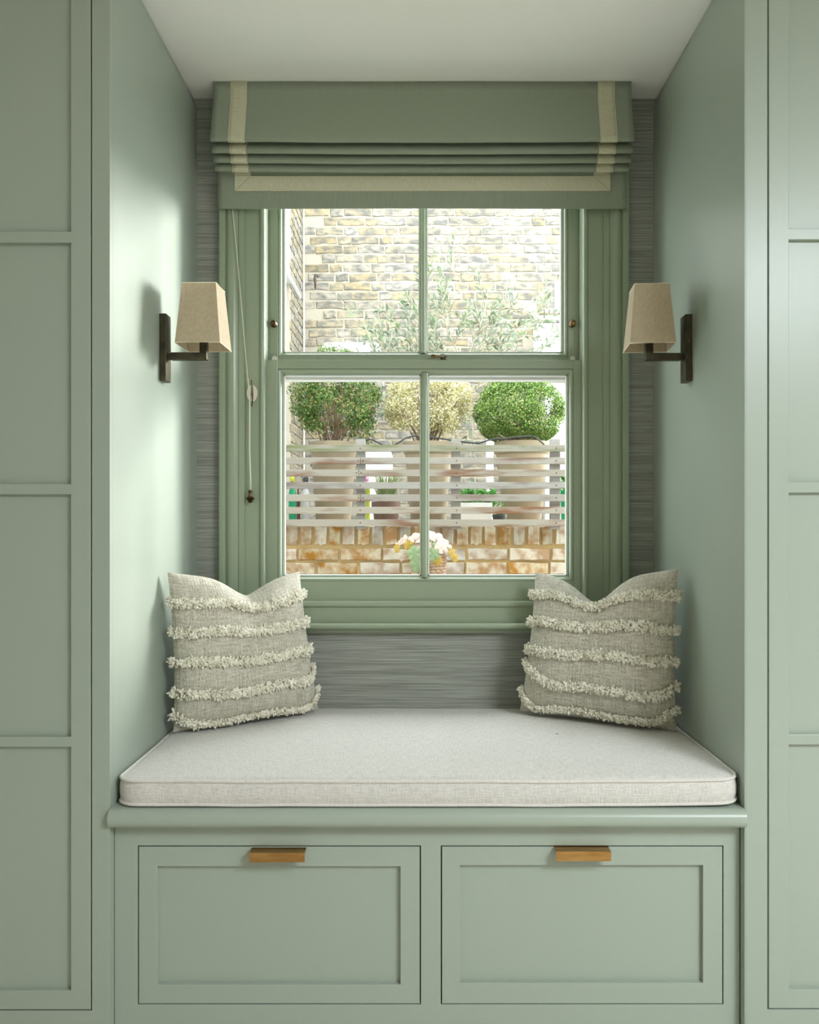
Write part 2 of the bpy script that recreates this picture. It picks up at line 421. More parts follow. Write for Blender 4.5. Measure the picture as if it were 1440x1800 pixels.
# ------------------------------------------------------------------ the room shell
YF, YB = 2.071, 2.885            # wardrobe fronts, alcove back wall
XL, XR = -0.774, 0.823           # alcove sides
ZC = H + 1.486                   # ceiling
RX0, RX1, RY0 = -2.9, 3.0, -3.6  # room extents
tag(MB().box(RX0 - .1, RX1 + .1, RY0 - .1, YB + .15, -.1, 0).build('floor', M['floor']), kind='structure')
tag(MB().box(RX0 - .1, RX1 + .1, RY0 - .1, YB + .15, ZC, ZC + .12).build('ceiling', M['ceiling']), kind='structure')
tag(MB().box(RX0 - .1, RX0, RY0, YB, 0, ZC).build('wall_left', M['wall_white']), kind='structure')
tag(MB().box(RX1, RX1 + .1, RY0, YB, 0, ZC).build('wall_right', M['wall_white']), kind='structure')
tag(MB().box(RX0, RX1, RY0 - .1, RY0, 0, ZC).build('wall_front', M['wall_white']), kind='structure')
# back wall with the window opening, papered in grasscloth
WX0, WX1 = PX(462, 2.9), PX(1029, 2.9)
WZ0, WZ1 = H - .315, H + 1.30
wb = MB()
wb.box(RX0, WX0, YB, YB + .15, 0, ZC); wb.box(WX1, RX1, YB, YB + .15, 0, ZC)
wb.box(WX0, WX1, YB, YB + .15, 0, WZ0); wb.box(WX0, WX1, YB, YB + .15, WZ1, ZC)
tag(wb.build('wall_back', M['grasscloth']), kind='structure')

# ------------------------------------------------------------------ window_1
win = tag(empty('window_1', (0.02, YB, WZ0)), kind='structure')
XC = PX(745.5, 2.862)
# architrave: moulded profile, one piece per side plus the head behind the blind
prof = [(386, 2.885), (386, 2.851), (387, 2.850), (396, 2.850), (397, 2.852), (397.3, 2.862), (399.5, 2.862), (400, 2.857), (403, 2.853),
        (408, 2.852), (413, 2.855), (417, 2.861), (419.5, 2.864), (420, 2.860), (429.4, 2.860), (430, 2.861), (430.4, 2.8685), (456, 2.8685), (456, 2.885)]
ZA0, ZA1 = PZ(1094, 2.866), H + 1.36
for sgn in (1, -1):
    pr = [(XC + sgn * (PX(p, 2.86) - XC), y) for p, y in prof]
    pr = pr if sgn == 1 else pr[::-1]
    MB().prism(pr, 'z', ZA0, ZA1).build('architrave', M['paint_backlit'], win, smooth=True, angle=35)
hx0 = PX(386, 2.86); hx1 = 2 * XC - hx0
MB().box(hx0, hx1, 2.852, 2.885, ZA1 - .08, ZA1 + .02, .003).build('architrave_head', M['paint_backlit'], win)
# staff bead and box frame linings
for sgn in (1, -1):
    b = MB()
    x0 = PX(456.3, 2.862); x1 = PX(466, 2.862)
    pts = [(x0, 2.93), (x0, 2.868)] + [(x0 + (x1 - x0) * (.5 - .5 * math.cos(a)), 2.868 - .012 * math.sin(a)) for a in np.linspace(.15, math.pi - .15, 9)] + [(x1, 2.868), (x1, 2.93)]
    pr = [(XC + sgn * (x - XC), y) for x, y in pts]
    b.prism(pr if sgn == 1 else pr[::-1], 'z', PZ(1056, 2.87), ZA1)
    b.build('staff_bead', M['paint_backlit'], win, smooth=True, angle=40)
    b = MB()
    xa = XC + sgn * (PX(452, 2.862) - XC); xb = XC + sgn * (PX(462.5, 2.93) - XC); xc = XC + sgn * (PX(468.5, 2.93) - XC)
    b.box(xa, xb, 2.931, 3.05, WZ0, WZ1)
    b.box(xb, xc, 2.931, 2.941, WZ0, WZ1, .001)
    b.build('jamb_lining', M['paint_backlit'], win)

def sash(name, xo0, xo1, zo0, zo1, gx0, gx1, gz0, gz1, y0, barx, barw, parent, outer=True, bottom_mat=None):
    """a sash frame with moulded inner edges, one upright glazing bar, two panes"""
    t = .042; mo = .0175; yg = y0 + .020
    fr = MB()
    ix0, ix1, iz0, iz1 = gx0 - mo, gx1 + mo, gz0 - mo, gz1 + mo
    fr.box(xo0, ix0, y0, y0 + t, zo0, zo1, .0015); fr.box(ix1, xo1, y0, y0 + t, zo0, zo1, .0015)
    fr.box(ix0, ix1, y0, y0 + t, zo0, iz0, .0012); fr.box(ix0, ix1, y0, y0 + t, iz1, zo1, .0012)
    # ovolo moulding swept round the opening
    def ring(o, y): return [(ix0 + o, y, iz0 + o), (ix1 - o, y, iz0 + o), (ix1 - o, y, iz1 - o), (ix0 + o, y, iz1 - o)]
    steps = [(0, y0 + .0005), (0, y0 + .004), (.004, y0 + .0035), (.009, y0 + .006), (.0125, y0 + .012), (.0135, y0 + .013), (.0135, y0 + .016), (mo, y0 + .017), (mo, yg + .004), (0, yg + .004)]
    rings = [ring(o, y) for o, y in steps]
    vs = [p for r in rings for p in r]; fs = []
    for i in range(len(rings) - 1):
        for k in range(4):
            fs.append((i * 4 + k, (i + 1) * 4 + k, (i + 1) * 4 + (k + 1) % 4, i * 4 + (k + 1) % 4))
    fr.add(vs, fs)
    s = fr.build(name, M['paint_backlit'], parent)
    # glazing bar: moulded section
    w = barw / 2
    bp = [(barx - w, yg), (barx - w, y0 + .013), (barx - w * .72, y0 + .012), (barx - w * .62, y0 + .006), (barx - w * .30, y0 + .002), (barx - w * .28, y0 - .001),
          (barx + w * .28, y0 - .001), (barx + w * .30, y0 + .002), (barx + w * .62, y0 + .006), (barx + w * .72, y0 + .012), (barx + w, y0 + .013), (barx + w, yg)]
    MB().prism(bp, 'z', gz0 - .004, gz1 + .004).build('glazing_bar', M['paint_backlit'], s, smooth=True, angle=30)
    for a, c in ((gx0 - .003, barx), (barx, gx1 + .003)):
        MB().box(a, c, yg, yg + .003, gz0 - .003, gz1 + .003).build('pane', M['glass'], s)
    if outer:  # white outside putty edge seen through the glass
        ob = MB(); e = .0045
        for a, c in ((gx0, barx - w), (barx + w, gx1)):
            a2, c2 = (a - .005, c + .002) if a == gx0 else (a - .002, c + .005)
            ob.box(a2, a + e, yg + .0035, y0 + t, gz0, gz1); ob.box(c - e, c2, yg + .0035, y0 + t, gz0, gz1)
            ob.box(a2, c2, yg + .0035, y0 + t, gz0 - .004, gz0 + e); ob.box(a2, c2, yg + .0035, y0 + t, gz1 - e, gz1 + .004)
        ob.build('putty_bead', M['white_paint'], s)
    return s
YL = 2.886
lower = sash('lower_sash', PX(465, YL), PX(1026.5, YL), PZ(1057, YL), PZ(632.5, YL), PX(497, YL), PX(999.5, YL), PZ(1013, YL), PZ(657, YL), YL, PX(746.5, YL), PX(753, YL) - PX(740.5, YL), win)
YU = 2.934
upper = sash('upper_sash', PX(470, YU), PX(1019.5, YU), PZ(640, YU), H + 1.27, PX(497.5, YU), PX(990, YU), PZ(618, YU), H + 1.22, YU, PX(744, YU), PX(750, YU) - PX(738, YU), win)
# the upper sash's own meeting rail is painted white outside
MB().box(PX(470, YU), PX(1019.5, YU), YU + .002, YU + .044, PZ(668, YU), PZ(640.5, YU), .002).build('meeting_rail', M['white_paint'], upper)
# sash stops and bolts
for px in (482, 1006):
    b = MB(); c = P(px, 570, YU - .001)
    b.lathe([(.012, 0), (.012, .004), (.0105, .006), (.0105, .022), (.009, .024), (.006, .0245), (.005, .021), (.0001, .021)], (c.x, c.y, c.z), 20, 'y')
    b.build('sash_stop', M['bronze_light'], upper, smooth=True, angle=40)
    b = MB(); c = P(px + .5, 630.5, YU - .001)
    b.lathe([(.0095, 0), (.0095, .002), (.006, .0035), (.0055, .001), (.0001, .001)], (c.x, c.y, c.z), 16, 'y')
    b.build('bolt_plate', M['cleat_disc'], upper, smooth=True, angle=40)
# sash fastener: cam on a plate with a flat leaf lever
YS = 2.905
zt = PZ(632.5, YL)
b = MB(); b.box(PX(768, YS), PX(786, YS), YS - .008, YS + .012, zt, zt + .0035, .001)
b.lathe([(.008, 0), (.009, .004), (.010, .007), (.009, .010), (.0001, .011)], (PX(779, YS), YS, zt + .003), 18)
b.tube([P(774.5, 625, YS), P(775, 622.8, YS), P(781, 622.8, YS), P(783.5, 625, YS)], .0014, 6)
lev = [(757, 626.2, .1), (758.5, 623.5, .8), (761.5, 622.6, 1), (765, 624, .8), (769, 626, .45), (772, 627, .4), (780, 627.5, .7), (786, 625.8, .3)]
lo = [(757, 627, 0), (759, 629.4, 0), (762, 629.8, 0), (766, 629, 0), (769, 628.2, 0), (772, 628.3, 0), (780, 629.3, 0), (786, 627.3, 0)]
vs = []
for (a, c, _), (a2, c2, _2) in zip(lev, lo):
    for dy in (-.004, .004):
        p = P(a, c, YS); q = P(a2, c2, YS); vs += [(p.x, p.y + dy, p.z), (q.x, q.y + dy, q.z)]
fs = []
for i in range(len(lev) - 1):
    k = i * 4; n_ = k + 4
    fs += [(k, k + 1, n_ + 1, n_), (k + 2, n_ + 2, n_ + 3, k + 3), (k, n_, n_ + 2, k + 2), (k + 1, k + 3, n_ + 3, n_ + 1)]
fs += [(0, 2, 3, 1), (len(vs) - 4, len(vs) - 3, len(vs) - 1, len(vs) - 2)]
b.add(vs, fs)
b.build('sash_fastener', M['bronze_light'], lower)
# sill: bead, flat board and rounded stool nosing
sx0, sx1 = PX(386, 2.85) - .012, PX(1106, 2.85) + .012
b = MB()
zs0, zs1 = PZ(1094.5, 2.868), PZ(1067, 2.868)
b.box(PX(430, 2.868), PX(1061, 2.868), 2.8665, 2.93, zs0, zs1, .001)
b.build('sill_board', M['paint_backlit'], win)
b = MB(); zb0, zb1 = zs1, PZ(1056.5, 2.862)
b.prism([(2.93, zb0), (2.862, zb0), (2.858, zb0 + .004), (2.857, zb0 + .010), (2.860, zb1 - .003), (2.864, zb1), (2.93, zb1)], 'x', PX(456, 2.862), PX(1035, 2.862))
b.build('sill_bead', M['paint_backlit'], win, smooth=True, angle=50)
b = MB(); zt_, zb_ = H - .343, PZ(1113, 2.845)
ns = [(2.885, zt_), (2.838, zt_), (2.830, zt_ - .001), (2.825, zt_ - .005), (2.823, zt_ - .010), (2.825, zt_ - .015), (2.830, zt_ - .020), (2.840, zt_ - .023), (2.850, zt_ - .026), (2.856, zb_), (2.885, zb_)]
b.prism(ns, 'x', sx0, sx1); b.build('stool_nosing', M['paint_backlit'], win, smooth=True, angle=50)
# outside stone sill and the outer linings
b = MB(); b.box(WX0 - .05, WX1 + .05, 2.96, 3.10, WZ0 - .07, PZ(1020, 2.96), .006); b.build('outer_sill', M['white_render'], win)

# ------------------------------------------------------------------ wardrobes either side
def door_leaf(x0, x1, z0, z1, stile_l, stile_r, rails, parent, yf):
    """shaker door: flat recessed panels in a raised frame. rails = list of (z0,z1) between top and bottom"""
    rec = .0135; t = .022
    d = MB(); bv = .0012
    xi0, xi1 = x0 + stile_l, x1 - stile_r
    rr = sorted(rails); zz = [q for r_ in rr for q in r_]; zz[0] = z0; zz[-1] = z1
    d.plate([x0, xi0, xi1, x1], zz, lambda i, j: i != 1 or j % 2 == 0, yf, yf + t, bv)
    o = d.build('door', M['paint'], parent)
    for (a, c), (a2, c2) in zip(rr[:-1], rr[1:]):
        MB().box(xi0 - .004, xi1 + .004, yf + rec, yf + rec + .006, c - .004, a2 + .004).build('door_panel', M['paint'], o)
    return o
def Z(py): return PZ(py, YF)
ZW = H + 1.452
def wardrobe(side):
    sg = -1 if side == 'left' else 1
    xi = XL if side == 'left' else XR
    xo = xi + sg * 1.15
    r = empty('built_in_wardrobe', (xi + sg * .55, (YF + YB) / 2, 0))
    gap = PX(161.5, YF) if side == 'left' else PX(1349.5, YF)
    bot = Z(1777) if side == 'left' else Z(1775)
    MB().box(xi, xi + sg * .022, YF + .020, YB, 0, ZW, .0).build('side_panel', M['paint'], r)
    c = MB(); c.box(xi + sg * .022, xo, YF + .06, YB, 0, ZW); c.build('carcass', M['dark_gap'], r)
    f = MB(); 
    if side == 'left': f.plate([xo, gap, xi], [0, bot, ZW], lambda i, j: i == 1 or j == 0, YF, YF + .0195)
    else: f.plate([xi, gap, xo], [0, bot, ZW], lambda i, j: i == 0 or j == 0, YF, YF + .0195)
    f.build('face_frame', M['paint'], r)
    MB().box(xi + sg * .012, xo, YF + .012, YB, ZW, ZC).build('ceiling_filler', M['paint'], r)
    g = .0034
    if side == 'left':
        x1 = gap - g; x0 = x1 - .62
        xs = PX(124.5, YF)
        rails = [(bot + g, Z(1741.5)), (Z(1313), Z(1295.5)), (Z(869), Z(851)), (Z(426.5), Z(407)), (H + 1.40, ZW)]
        door_leaf(x0, x1, bot + g, ZW, .052, x1 - xs, rails, r, YF)
        door_leaf(x0 - g - .45, x0 - g, bot + g, ZW, .052, .052, rails, r, YF)
    else:
        x0 = gap + g; x1 = x0 + .62
        xs = PX(1387, YF)
        rails = [(bot + g, Z(1739.5)), (Z(1309), Z(1291)), (Z(866), Z(848)), (Z(421), Z(402)), (H + 1.40, ZW)]
        door_leaf(x0, x1, bot + g, ZW, xs - x0, .052, rails, r, YF)
        door_leaf(x1 + g, x1 + g + .42, bot + g, ZW, .052, .052, rails, r, YF)
        # narrow scribe strip on the front edge of the side panel
        MB().box(xi - .0028, xi + .004, YF + .0006, YF + .028, 0, ZW, .0006).build('scribe_strip', M['paint'], r)
    return r
tag(wardrobe('left'), 'tall sage green panelled wardrobe on the darker left side of the alcove', 'wardrobe', 'built-in wardrobes')
tag(wardrobe('right'), 'tall sage green panelled wardrobe on the brighter right side of the alcove', 'wardrobe', 'built-in wardrobes')

# ------------------------------------------------------------------ window seat
YD = 2.101
seat = tag(empty('window_seat', (0.02, 2.48, 0)), 'sage green built-in window seat with two deep drawers below the window', 'bench')
ZS = H - .716
def ZD(py): return PZ(py, YD)
e = .0012
cx0, cx1 = XL + .001, XR - .0036
b = MB()                                     # seat board with a rounded nosing
nz = [(2.868, ZS), (2.075, ZS)] + [(2.0725 - .0235 * math.sin(a) , ZS - .0235 + .0235 * math.cos(a)) for a in np.linspace(.15, math.pi - .1, 12)] + [(2.082, ZS - .047), (2.868, ZS - .047)]
b.prism(nz, 'x', cx0, cx1); b.build('seat_board', M['paint'], seat, smooth=True, angle=40)
dr = [(PX(242, YD), PX(740, YD), ZD(1766), ZD(1488.5), PX(277, YD), PX(704, YD), ZD(1731), ZD(1523)),
      (PX(775, YD), PX(1272, YD), ZD(1764), ZD(1486.5), PX(809, YD), PX(1236, YD), ZD(1728), ZD(1521))]
zt = ZS - .047
b = MB()                                     # face frame round the drawers
za, zb = min(dr[0][2], dr[1][2]), max(dr[0][3], dr[1][3])
b.plate([cx0, dr[0][0], dr[0][1], dr[1][0], dr[1][1], cx1], [0, za, zb, zt], lambda i, j: j != 1 or i % 2 == 0, YD, YD + .022, .0008)
b.build('face_frame', M['paint'], seat)
b = MB(); b.box(cx0, cx1, YD + .05, YB - .003, 0, zt); b.build('carcass', M['dark_gap'], seat)
for k, (x0, x1, z0, z1, xi0, xi1, zi0, zi1) in enumerate(dr):
    g = .0030; b = MB(); y0 = YD; t = .022; bv = .001
    b.plate([x0 + g, xi0, xi1, x1 - g], [za + g, zi0, zi1, zb - g], lambda i, j: i != 1 or j != 1, y0, y0 + t, bv)
    d = b.build('drawer', M['paint'], seat)
    MB().box(xi0 - .003, xi1 + .003, y0 + .0135, y0 + .0195, zi0 - .003, zi1 + .003).build('drawer_panel', M['paint'], d)
    YH = 2.068
    hx0, hx1 = (PX(438.5, YH), PX(535.5, YH)) if k == 0 else (PX(978, YH), PX(1074.5, YH))
    ht = z1 - g + .0015
    b = MB()
    b.prism([(YH, ht - .0005), (YH, ht - .0245), (YH + .0025, ht - .0245), (YH + .0030, ht - .003), (YD + .012, ht - .003), (YD + .012, ht)], 'x', hx0, hx1)
    h = b.build('handle', M['brass'], d); h['label'] = 'brass edge pull with a square lip'

# ------------------------------------------------------------------ seat cushion
cu = empty('seat_cushion', (0.025, 2.48, ZS))
tag(cu, 'long oat linen box cushion with piped edges lying on the window seat', 'cushion')
CX0, CX1, CYF, CYB = XL + .008, XR - .006, 2.078, 2.878
def round_rect(inset, n=10, r0=.055):
    x0, x1, y0, y1 = CX0 + inset, CX1 - inset, CYF + inset, CYB - inset; r = max(r0 - inset, .012)
    pts = []
    for (cx, cy, a0) in ((x0 + r, y0 + r, math.pi), (x1 - r, y0 + r, 1.5 * math.pi), (x1 - r, y1 - r, 0), (x0 + r, y1 - r, .5 * math.pi)):
        for k in range(n): 
            a = a0 + (math.pi / 2) * k / (n - 1); pts.append((cx + r * math.cos(a), cy + r * math.sin(a)))
    # resample evenly
    P_ = pts + [pts[0]]; d = [0]
    for a, c in zip(P_[:-1], P_[1:]): d.append(d[-1] + math.dist(a, c))
    N_ = 260; out = []; j = 0
    for k in range(N_):
        t = d[-1] * k / N_
        while d[j + 1] < t: j += 1
        f = (t - d[j]) / max(d[j + 1] - d[j], 1e-9)
        out.append((P_[j][0] + (P_[j + 1][0] - P_[j][0]) * f, P_[j][1] + (P_[j + 1][1] - P_[j][1]) * f))
    return out
TH = .066
def wob(x, y, s, a): return a * noise.noise(Vector((x * s, y * s, 3.1)))
def crown(x, y):
    u = min(1, max(0, (x - CX0) / (CX1 - CX0))); v = min(1, max(0, (y - CYF) / (CYB - CYF)))
    k = (16 * u * (1 - u) * v * (1 - v)); k = max(k, 0) ** .42
    return TH + .020 * k + wob(x, y, 5, .003) * min(1, k * 1.5)
lift = lambda x, y: .006 * max(0, (x - .35) / .45) ** 2      # right end sits up a little
body = MB()
base = round_rect(0); n_ = len(base)
levels = [(.012, .000), (.004, .003), (.0, .010), (-.003, .024), (-.0035, .036), (-.002, .050), (.001, TH - .004), (.006, TH)]
vs = []; uvs = []
per = 0; pl = [0]
for a, c in zip(base, base[1:] + base[:1]): per += math.dist(a, c); pl.append(per)
for ins, z in levels:
    r = round_rect(ins)
    for k, (x, y) in enumerate(r):
        wr = 0
        if .01 < z < TH - .01 and abs(x) < .8 and y < 2.3:
            wr = .0034 * noise.noise(Vector((x * 24, z * 12, 0))) * (1.7 - 1.1 * min(1, max(0, (x + .6) / .7)))
        yy = y + (wr if y < 2.2 else 0)
        vs.append((x, yy, ZS + .0005 + z + lift(x, y) + (wob(x, y, 6, .002) if z > .01 else 0))); uvs.append((pl[k], z))
fs = [(l * n_ + k, l * n_ + (k + 1) % n_, (l + 1) * n_ + (k + 1) % n_, (l + 1) * n_ + k) for l in range(len(levels) - 1) for k in range(n_)]
body.add(vs, fs, uvs)
rings = [.006, .012, .022, .036, .055, .085, .13, .20, .28, .36, .394]
vs = []; uvs = []
for q, ins in enumerate(rings):
    r = round_rect(ins)
    for k, (x, y) in enumerate(r):
        z = TH if q == 0 else crown(x, y)
        z += (.0016 - .0008 * min(1, max(-1, x * 2))) * noise.noise(Vector((x * 14, y * 4, 1))) * min(1, q / 3) * (1 if ins < .3 else 0)
        vs.append((x, y, ZS + .0005 + z + lift(x, y) + wob(x, y, 6, .002))); uvs.append((x, y))
fs = [(l * n_ + k, l * n_ + (k + 1) % n_, (l + 1) * n_ + (k + 1) % n_, (l + 1) * n_ + k) for l in range(len(rings) - 1) for k in range(n_)]
body.add(vs, fs, uvs)
l0 = (len(rings) - 1) * n_
body.add([vs[l0 + k] for k in range(n_)], [tuple(range(n_))], [uvs[l0 + k] for k in range(n_)])
body.add([(x, y, ZS + .0008) for x, y in round_rect(.012)], [tuple(range(n_ - 1, -1, -1))])
body.build('cushion_cover', M['seat_cloth'], cu, smooth=True)
for z, ins in ((TH - .001, .001), (.006, .0)):
    r = round_rect(ins)
    pts = [(x, y, ZS + z + .0005 + lift(x, y) + wob(x, y, 6, .002) + (.0013 * noise.noise(Vector((x * 9, y, 2))) if z > .03 else 0)) for x, y in r]
    MB().tube(pts, .0045, 8, closed=True).build('piping', M['piping'], cu, smooth=True)

# ------------------------------------------------------------------ pillows with wool fringes
def pillow(name, A, B, C, D, dent_u, dent_d, dent_w, rows, label, seed, Tf=.085, Tb=.06, row_dip=None):
    A, B, C, D = map(Vector, (A, B, C, D))
    root = empty(name, (A + B) / 2); tag(root, label, 'pillow', 'fringed pillows on the window seat')
    nrm = (B - A).cross(D - A).normalized()
    if nrm.y > 0: nrm = -nrm
    upv = ((D - A) + (C - B)).normalized()
    def edge(u, v):
        uu = u * (1 - .045 * (1 - v * v) ** 1.0); vv = v * (1 - .02 * (1 - u * u))
        s, t = (uu + 1) / 2, (vv + 1) / 2
        p = A * (1 - s) * (1 - t) + B * s * (1 - t) + C * s * t + D * (1 - s) * t
        k = max(0, (v + 1) / 2)
        dn = dent_d * math.exp(-abs((u - dent_u) / dent_w) ** (1.35 if (u - dent_u) * dent_u > 0 else 1.9)) * (k ** 6)
        dn += .012 * (1 - u * u) * k ** 6
        return p - upv * dn
    def thick(u, v):
        return max(0, (1 - abs(u) ** 3.2)) ** .55 * max(0, (1 - abs(v) ** 3.0)) ** .6
    def front(u, v):
        p = edge(u, v); th = thick(u, v)
        k = (v + 1) / 2
        fold = 1 - .55 * math.exp(-((u - dent_u) / (dent_w * .7)) ** 2) * k ** 4
        w = noise.noise(Vector((u * 2.2 + seed, v * 2.2, seed))) * .006 + noise.noise(Vector((u * 6 + seed, v * 5, seed))) * .0025
        return p + nrm * (Tf * th * fold * (1 - .15 * v) + w * min(1, th * 2))
    def back(u, v):
        return edge(u, v) - nrm * Tb * thick(u, v)
    nu = 56
    b = MB()
    sp = lambda t: math.sin((t * 2 - 1) * math.pi / 2) * .35 + (t * 2 - 1) * .65
    b.grid(lambda s, t: front(sp(s), sp(t)), nu, nu)
    b.grid(lambda s, t: back(-sp(s), sp(t)), nu, nu)
    cov = b.build('pillow_cover', M['pillow'], root, smooth=True)
    R = random.Random(seed)
    for q, v0 in enumerate(rows):
        v = v0 * 2 - 1
        path = []; NN = 90
        for k in range(NN + 1):
            u = -1.0 + 2.0 * k / NN
            vv = v + .018 * math.sin(u * 5 + q + seed) + .012 * noise.noise(Vector((u * 4, q, seed)))
            if row_dip: vv += row_dip(q, u)
            vv = max(-.99, min(.99, vv))
            p = front(u, vv)
            n1 = (front(min(u + .02, 1), vv) - front(max(u - .02, -1), vv)).normalized()
            n2 = (front(u, min(vv + .03, 1)) - front(u, max(vv - .03, -1))).normalized()
            nn = n1.cross(n2).normalized()
            if nn.dot(nrm) < 0: nn = -nn
            nn = (nn * .75 + nrm * .5).normalized()
            path.append((p, n1, n2, nn))
        fb = MB(); cnt = 950
        for k in range(cnt):
            f = R.random() * NN; i = min(int(f), NN - 1); fr = f - i
            p = path[i][0].lerp(path[i + 1][0], fr); t1, t2, nn = path[i][1], path[i][2], path[i][3]
            ends = 0
            if k < 46: p = path[0][0]; ends = -1
            elif k < 92: p = path[NN][0]; ends = 1
            ang = R.uniform(-1.35, 1.25)
            d = nn * math.cos(ang) + t2 * math.sin(ang) + t1 * R.uniform(-.45, .45)
            if ends: d += t1 * ends * R.uniform(.3, 1.6)
            d.normalize()
            L_ = R.uniform(.012, .0195) * (1.1 if ends else 1)
            bend = (t1 * R.uniform(-1, 1) + t2 * R.uniform(-.8, .4)) * .35
            s0 = p + nn * .001 + t2 * R.uniform(-.005, .005)
            rr = R.uniform(.0025, .0037)
            pts = [s0, s0 + d * L_ * .45 + bend * L_ * .15, s0 + d * L_ * .85 + bend * L_ * .45, s0 + d * L_ + bend * L_ * .7]
            fb.tube(pts, [rr * .7, rr, rr * 1.1, rr * .75], 6)
        o = fb.build('fringe', M['wool'], root, smooth=True); o['label'] = 'looped cream wool fringe'
    return root

def dipL(q, u):
    d = 0
    if q == 0: d -= .02 * math.exp(-((u - .1) / .5) ** 2)
    if q >= 3: d += .16 * max(0, (u - .72) / .28) ** 2 * (1 if q == 3 else 1.3)
    if q == 4: d += .10 * max(0, (-u - .8) / .2)
    return d
def dipR(q, u):
    d = 0
    if q == 0: d -= .03 * math.exp(-((u + .12) / .35) ** 2)
    if q == 3: d += .26 * max(0, (-u - .35) / .65) ** 1.6 + .14 * max(0, (u - .75) / .25) ** 2
    if q == 4: d += .22 * max(0, (-u - .7) / .3) ** 2 + .16 * max(0, (u - .7) / .3) ** 2
    return d
cz = H - .638
pillow('throw_pillow', (-.742, 2.50, cz + .004), (-.335, 2.775, cz + .012), (-.402, 2.800, PZ(1003, 2.80)), (-.752, 2.475, PZ(1006, 2.475)),
       .14, .062, .36, [.825, .635, .445, .245, .055],
       'fringed oat linen pillow in the left corner of the seat', 3, row_dip=dipL)
pillow('throw_pillow', (.338, 2.745, cz + .013), (.790, 2.515, cz + .002), (.790, 2.500, PZ(1000, 2.50)), (.397, 2.79, PZ(1004, 2.79)),
       -.10, .095, .34, [.835, .635, .435, .215, .055],
       'fringed oat linen pillow in the right corner of the seat', 11, row_dip=dipR)

# ------------------------------------------------------------------ roman blind
BXC = PX(742.5, 2.773); HW = .7028
bl = empty('roman_blind', (BXC, 2.83, ZC)); tag(bl, 'sage green roman blind folded up above the window with cream ribbon border', 'blind')
BP = [(143.6, 2.773, 0), (160, 2.7725, 0), (180, 2.770, 0), (200, 2.757, 0), (225, 2.743, 0), (240, 2.733, .3), (245.5, 2.731, 1), (248, 2.736, 1), (246, 2.750, 1), (240, 2.80, .8),
      (249, 2.795, .8), (254, 2.770, .9), (260, 2.757, 1), (266.5, 2.753, 1), (268.5, 2.758, 1), (266, 2.775, 1), (262, 2.805, .8),
      (269, 2.803, .9), (273, 2.785, .9), (278, 2.777, 1), (283.5, 2.774, 1), (285.5, 2.779, 1), (283, 2.80, 1), (280, 2.815, .8),
      (286, 2.812, .8), (289, 2.803, .9), (294, 2.797, 1), (299, 2.795, 1), (301, 2.800, .9), (299, 2.82, .6), (298, 2.835, .5), (304, 2.838, .4), (315, 2.838, .4), (340, 2.837, .4), (365.5, 2.836, .4), (367, 2.8355, .4)]
def bpoint(i, x, off=0.0):
    py, Y, sag = BP[i]
    u = (x - BXC) / HW
    dz = -.0045 * sag * (1 - u * u) * (1 if 5 <= i < 31 else 0) + .0012 * sag * noise.noise(Vector((x * 5, i * .7, 2)))
    if i >= 31: dz += .003 * (1 - u * u) * sag
    a = BP[max(i - 1, 0)]; c = BP[min(i + 1, len(BP) - 1)]
    ty, tz = c[1] - a[1], PZ(c[0], c[1]) - PZ(a[0], a[1])
    L_ = math.hypot(ty, tz) + 1e-9
    ny, nz_ = tz / L_, -ty / L_                 # outward (towards the room)
    yy = Y + .002 * noise.noise(Vector((x * 3, i * .3, 9)))
    return Vector((x, yy + ny * off, PZ(py, Y) + dz + nz_ * off))
def sheet(x0, x1, i0, i1, off, nx, m, name, parent, thick):
    b = MB()
    rows = list(range(i0, i1 + 1))
    b.grid(lambda s, t: bpoint(rows[round(t * (len(rows) - 1))], x0 + (x1 - x0) * s, off), nx, len(rows) - 1)
    o = b.build(name, m, parent, smooth=True)
    md = o.modifiers.new('cloth', 'SOLIDIFY'); md.thickness = thick; md.offset = 0
    return o
sheet(BXC - HW, BXC + HW, 0, len(BP) - 1, 0, 70, M['blind'], 'blind_cloth', bl, .003)
MB().box(BXC - HW + .004, BXC + HW - .004, 2.777, YB, ZC - .055, ZC, .002).build('headrail', M['blind'], bl)
tz1 = 31
tl0, tl1 = PX(405.5, 2.773), PX(434.5, 2.773)
tr0, tr1 = PX(1051, 2.773), PX(1080.5, 2.773)
for a, c in ((tl0, tl1), (tr0, tr1)):
    sheet(a, c, 0, tz1, .0026, 4, M['trim_v'], 'ribbon_border', bl, .0015)
    for xx in (a + .0015, c - .0015):
        MB().tube([bpoint(i, xx, .0036) for i in range(0, tz1 + 1)], .0009, 4).build('ribbon_stitching', M['stitch'], bl)
yr = 2.8335
zt_, zb_ = PZ(309.5, yr), PZ(335.8, yr)
def flat(pts, m, name):
    b = MB(); n = len(pts)
    vs = [(x, yr - .0005, z) for x, z in pts] + [(x, yr + .001, z) for x, z in pts]
    b.add(vs, [tuple(range(n)), tuple(range(2 * n - 1, n - 1, -1))] + [(i, n + i, n + (i + 1) % n, (i + 1) % n) for i in range(n)])
    return b.build(name, m, bl)
g = .0008
flat([(tl0 + g, zb_), (tr1 - g, zb_), (tr0 - g, zt_), (tl1 + g, zt_)], M['trim'], 'ribbon_border')
zt2 = PZ(303, yr)
flat([(tl0, zb_ + g), (tl1, zt_ + g), (tl1, zt2), (tl0, zt2)], M['trim_v'], 'ribbon_border')
flat([(tr1, zb_ + g), (tr1, zt2), (tr0, zt2), (tr0, zt_ + g)], M['trim_v'], 'ribbon_border')
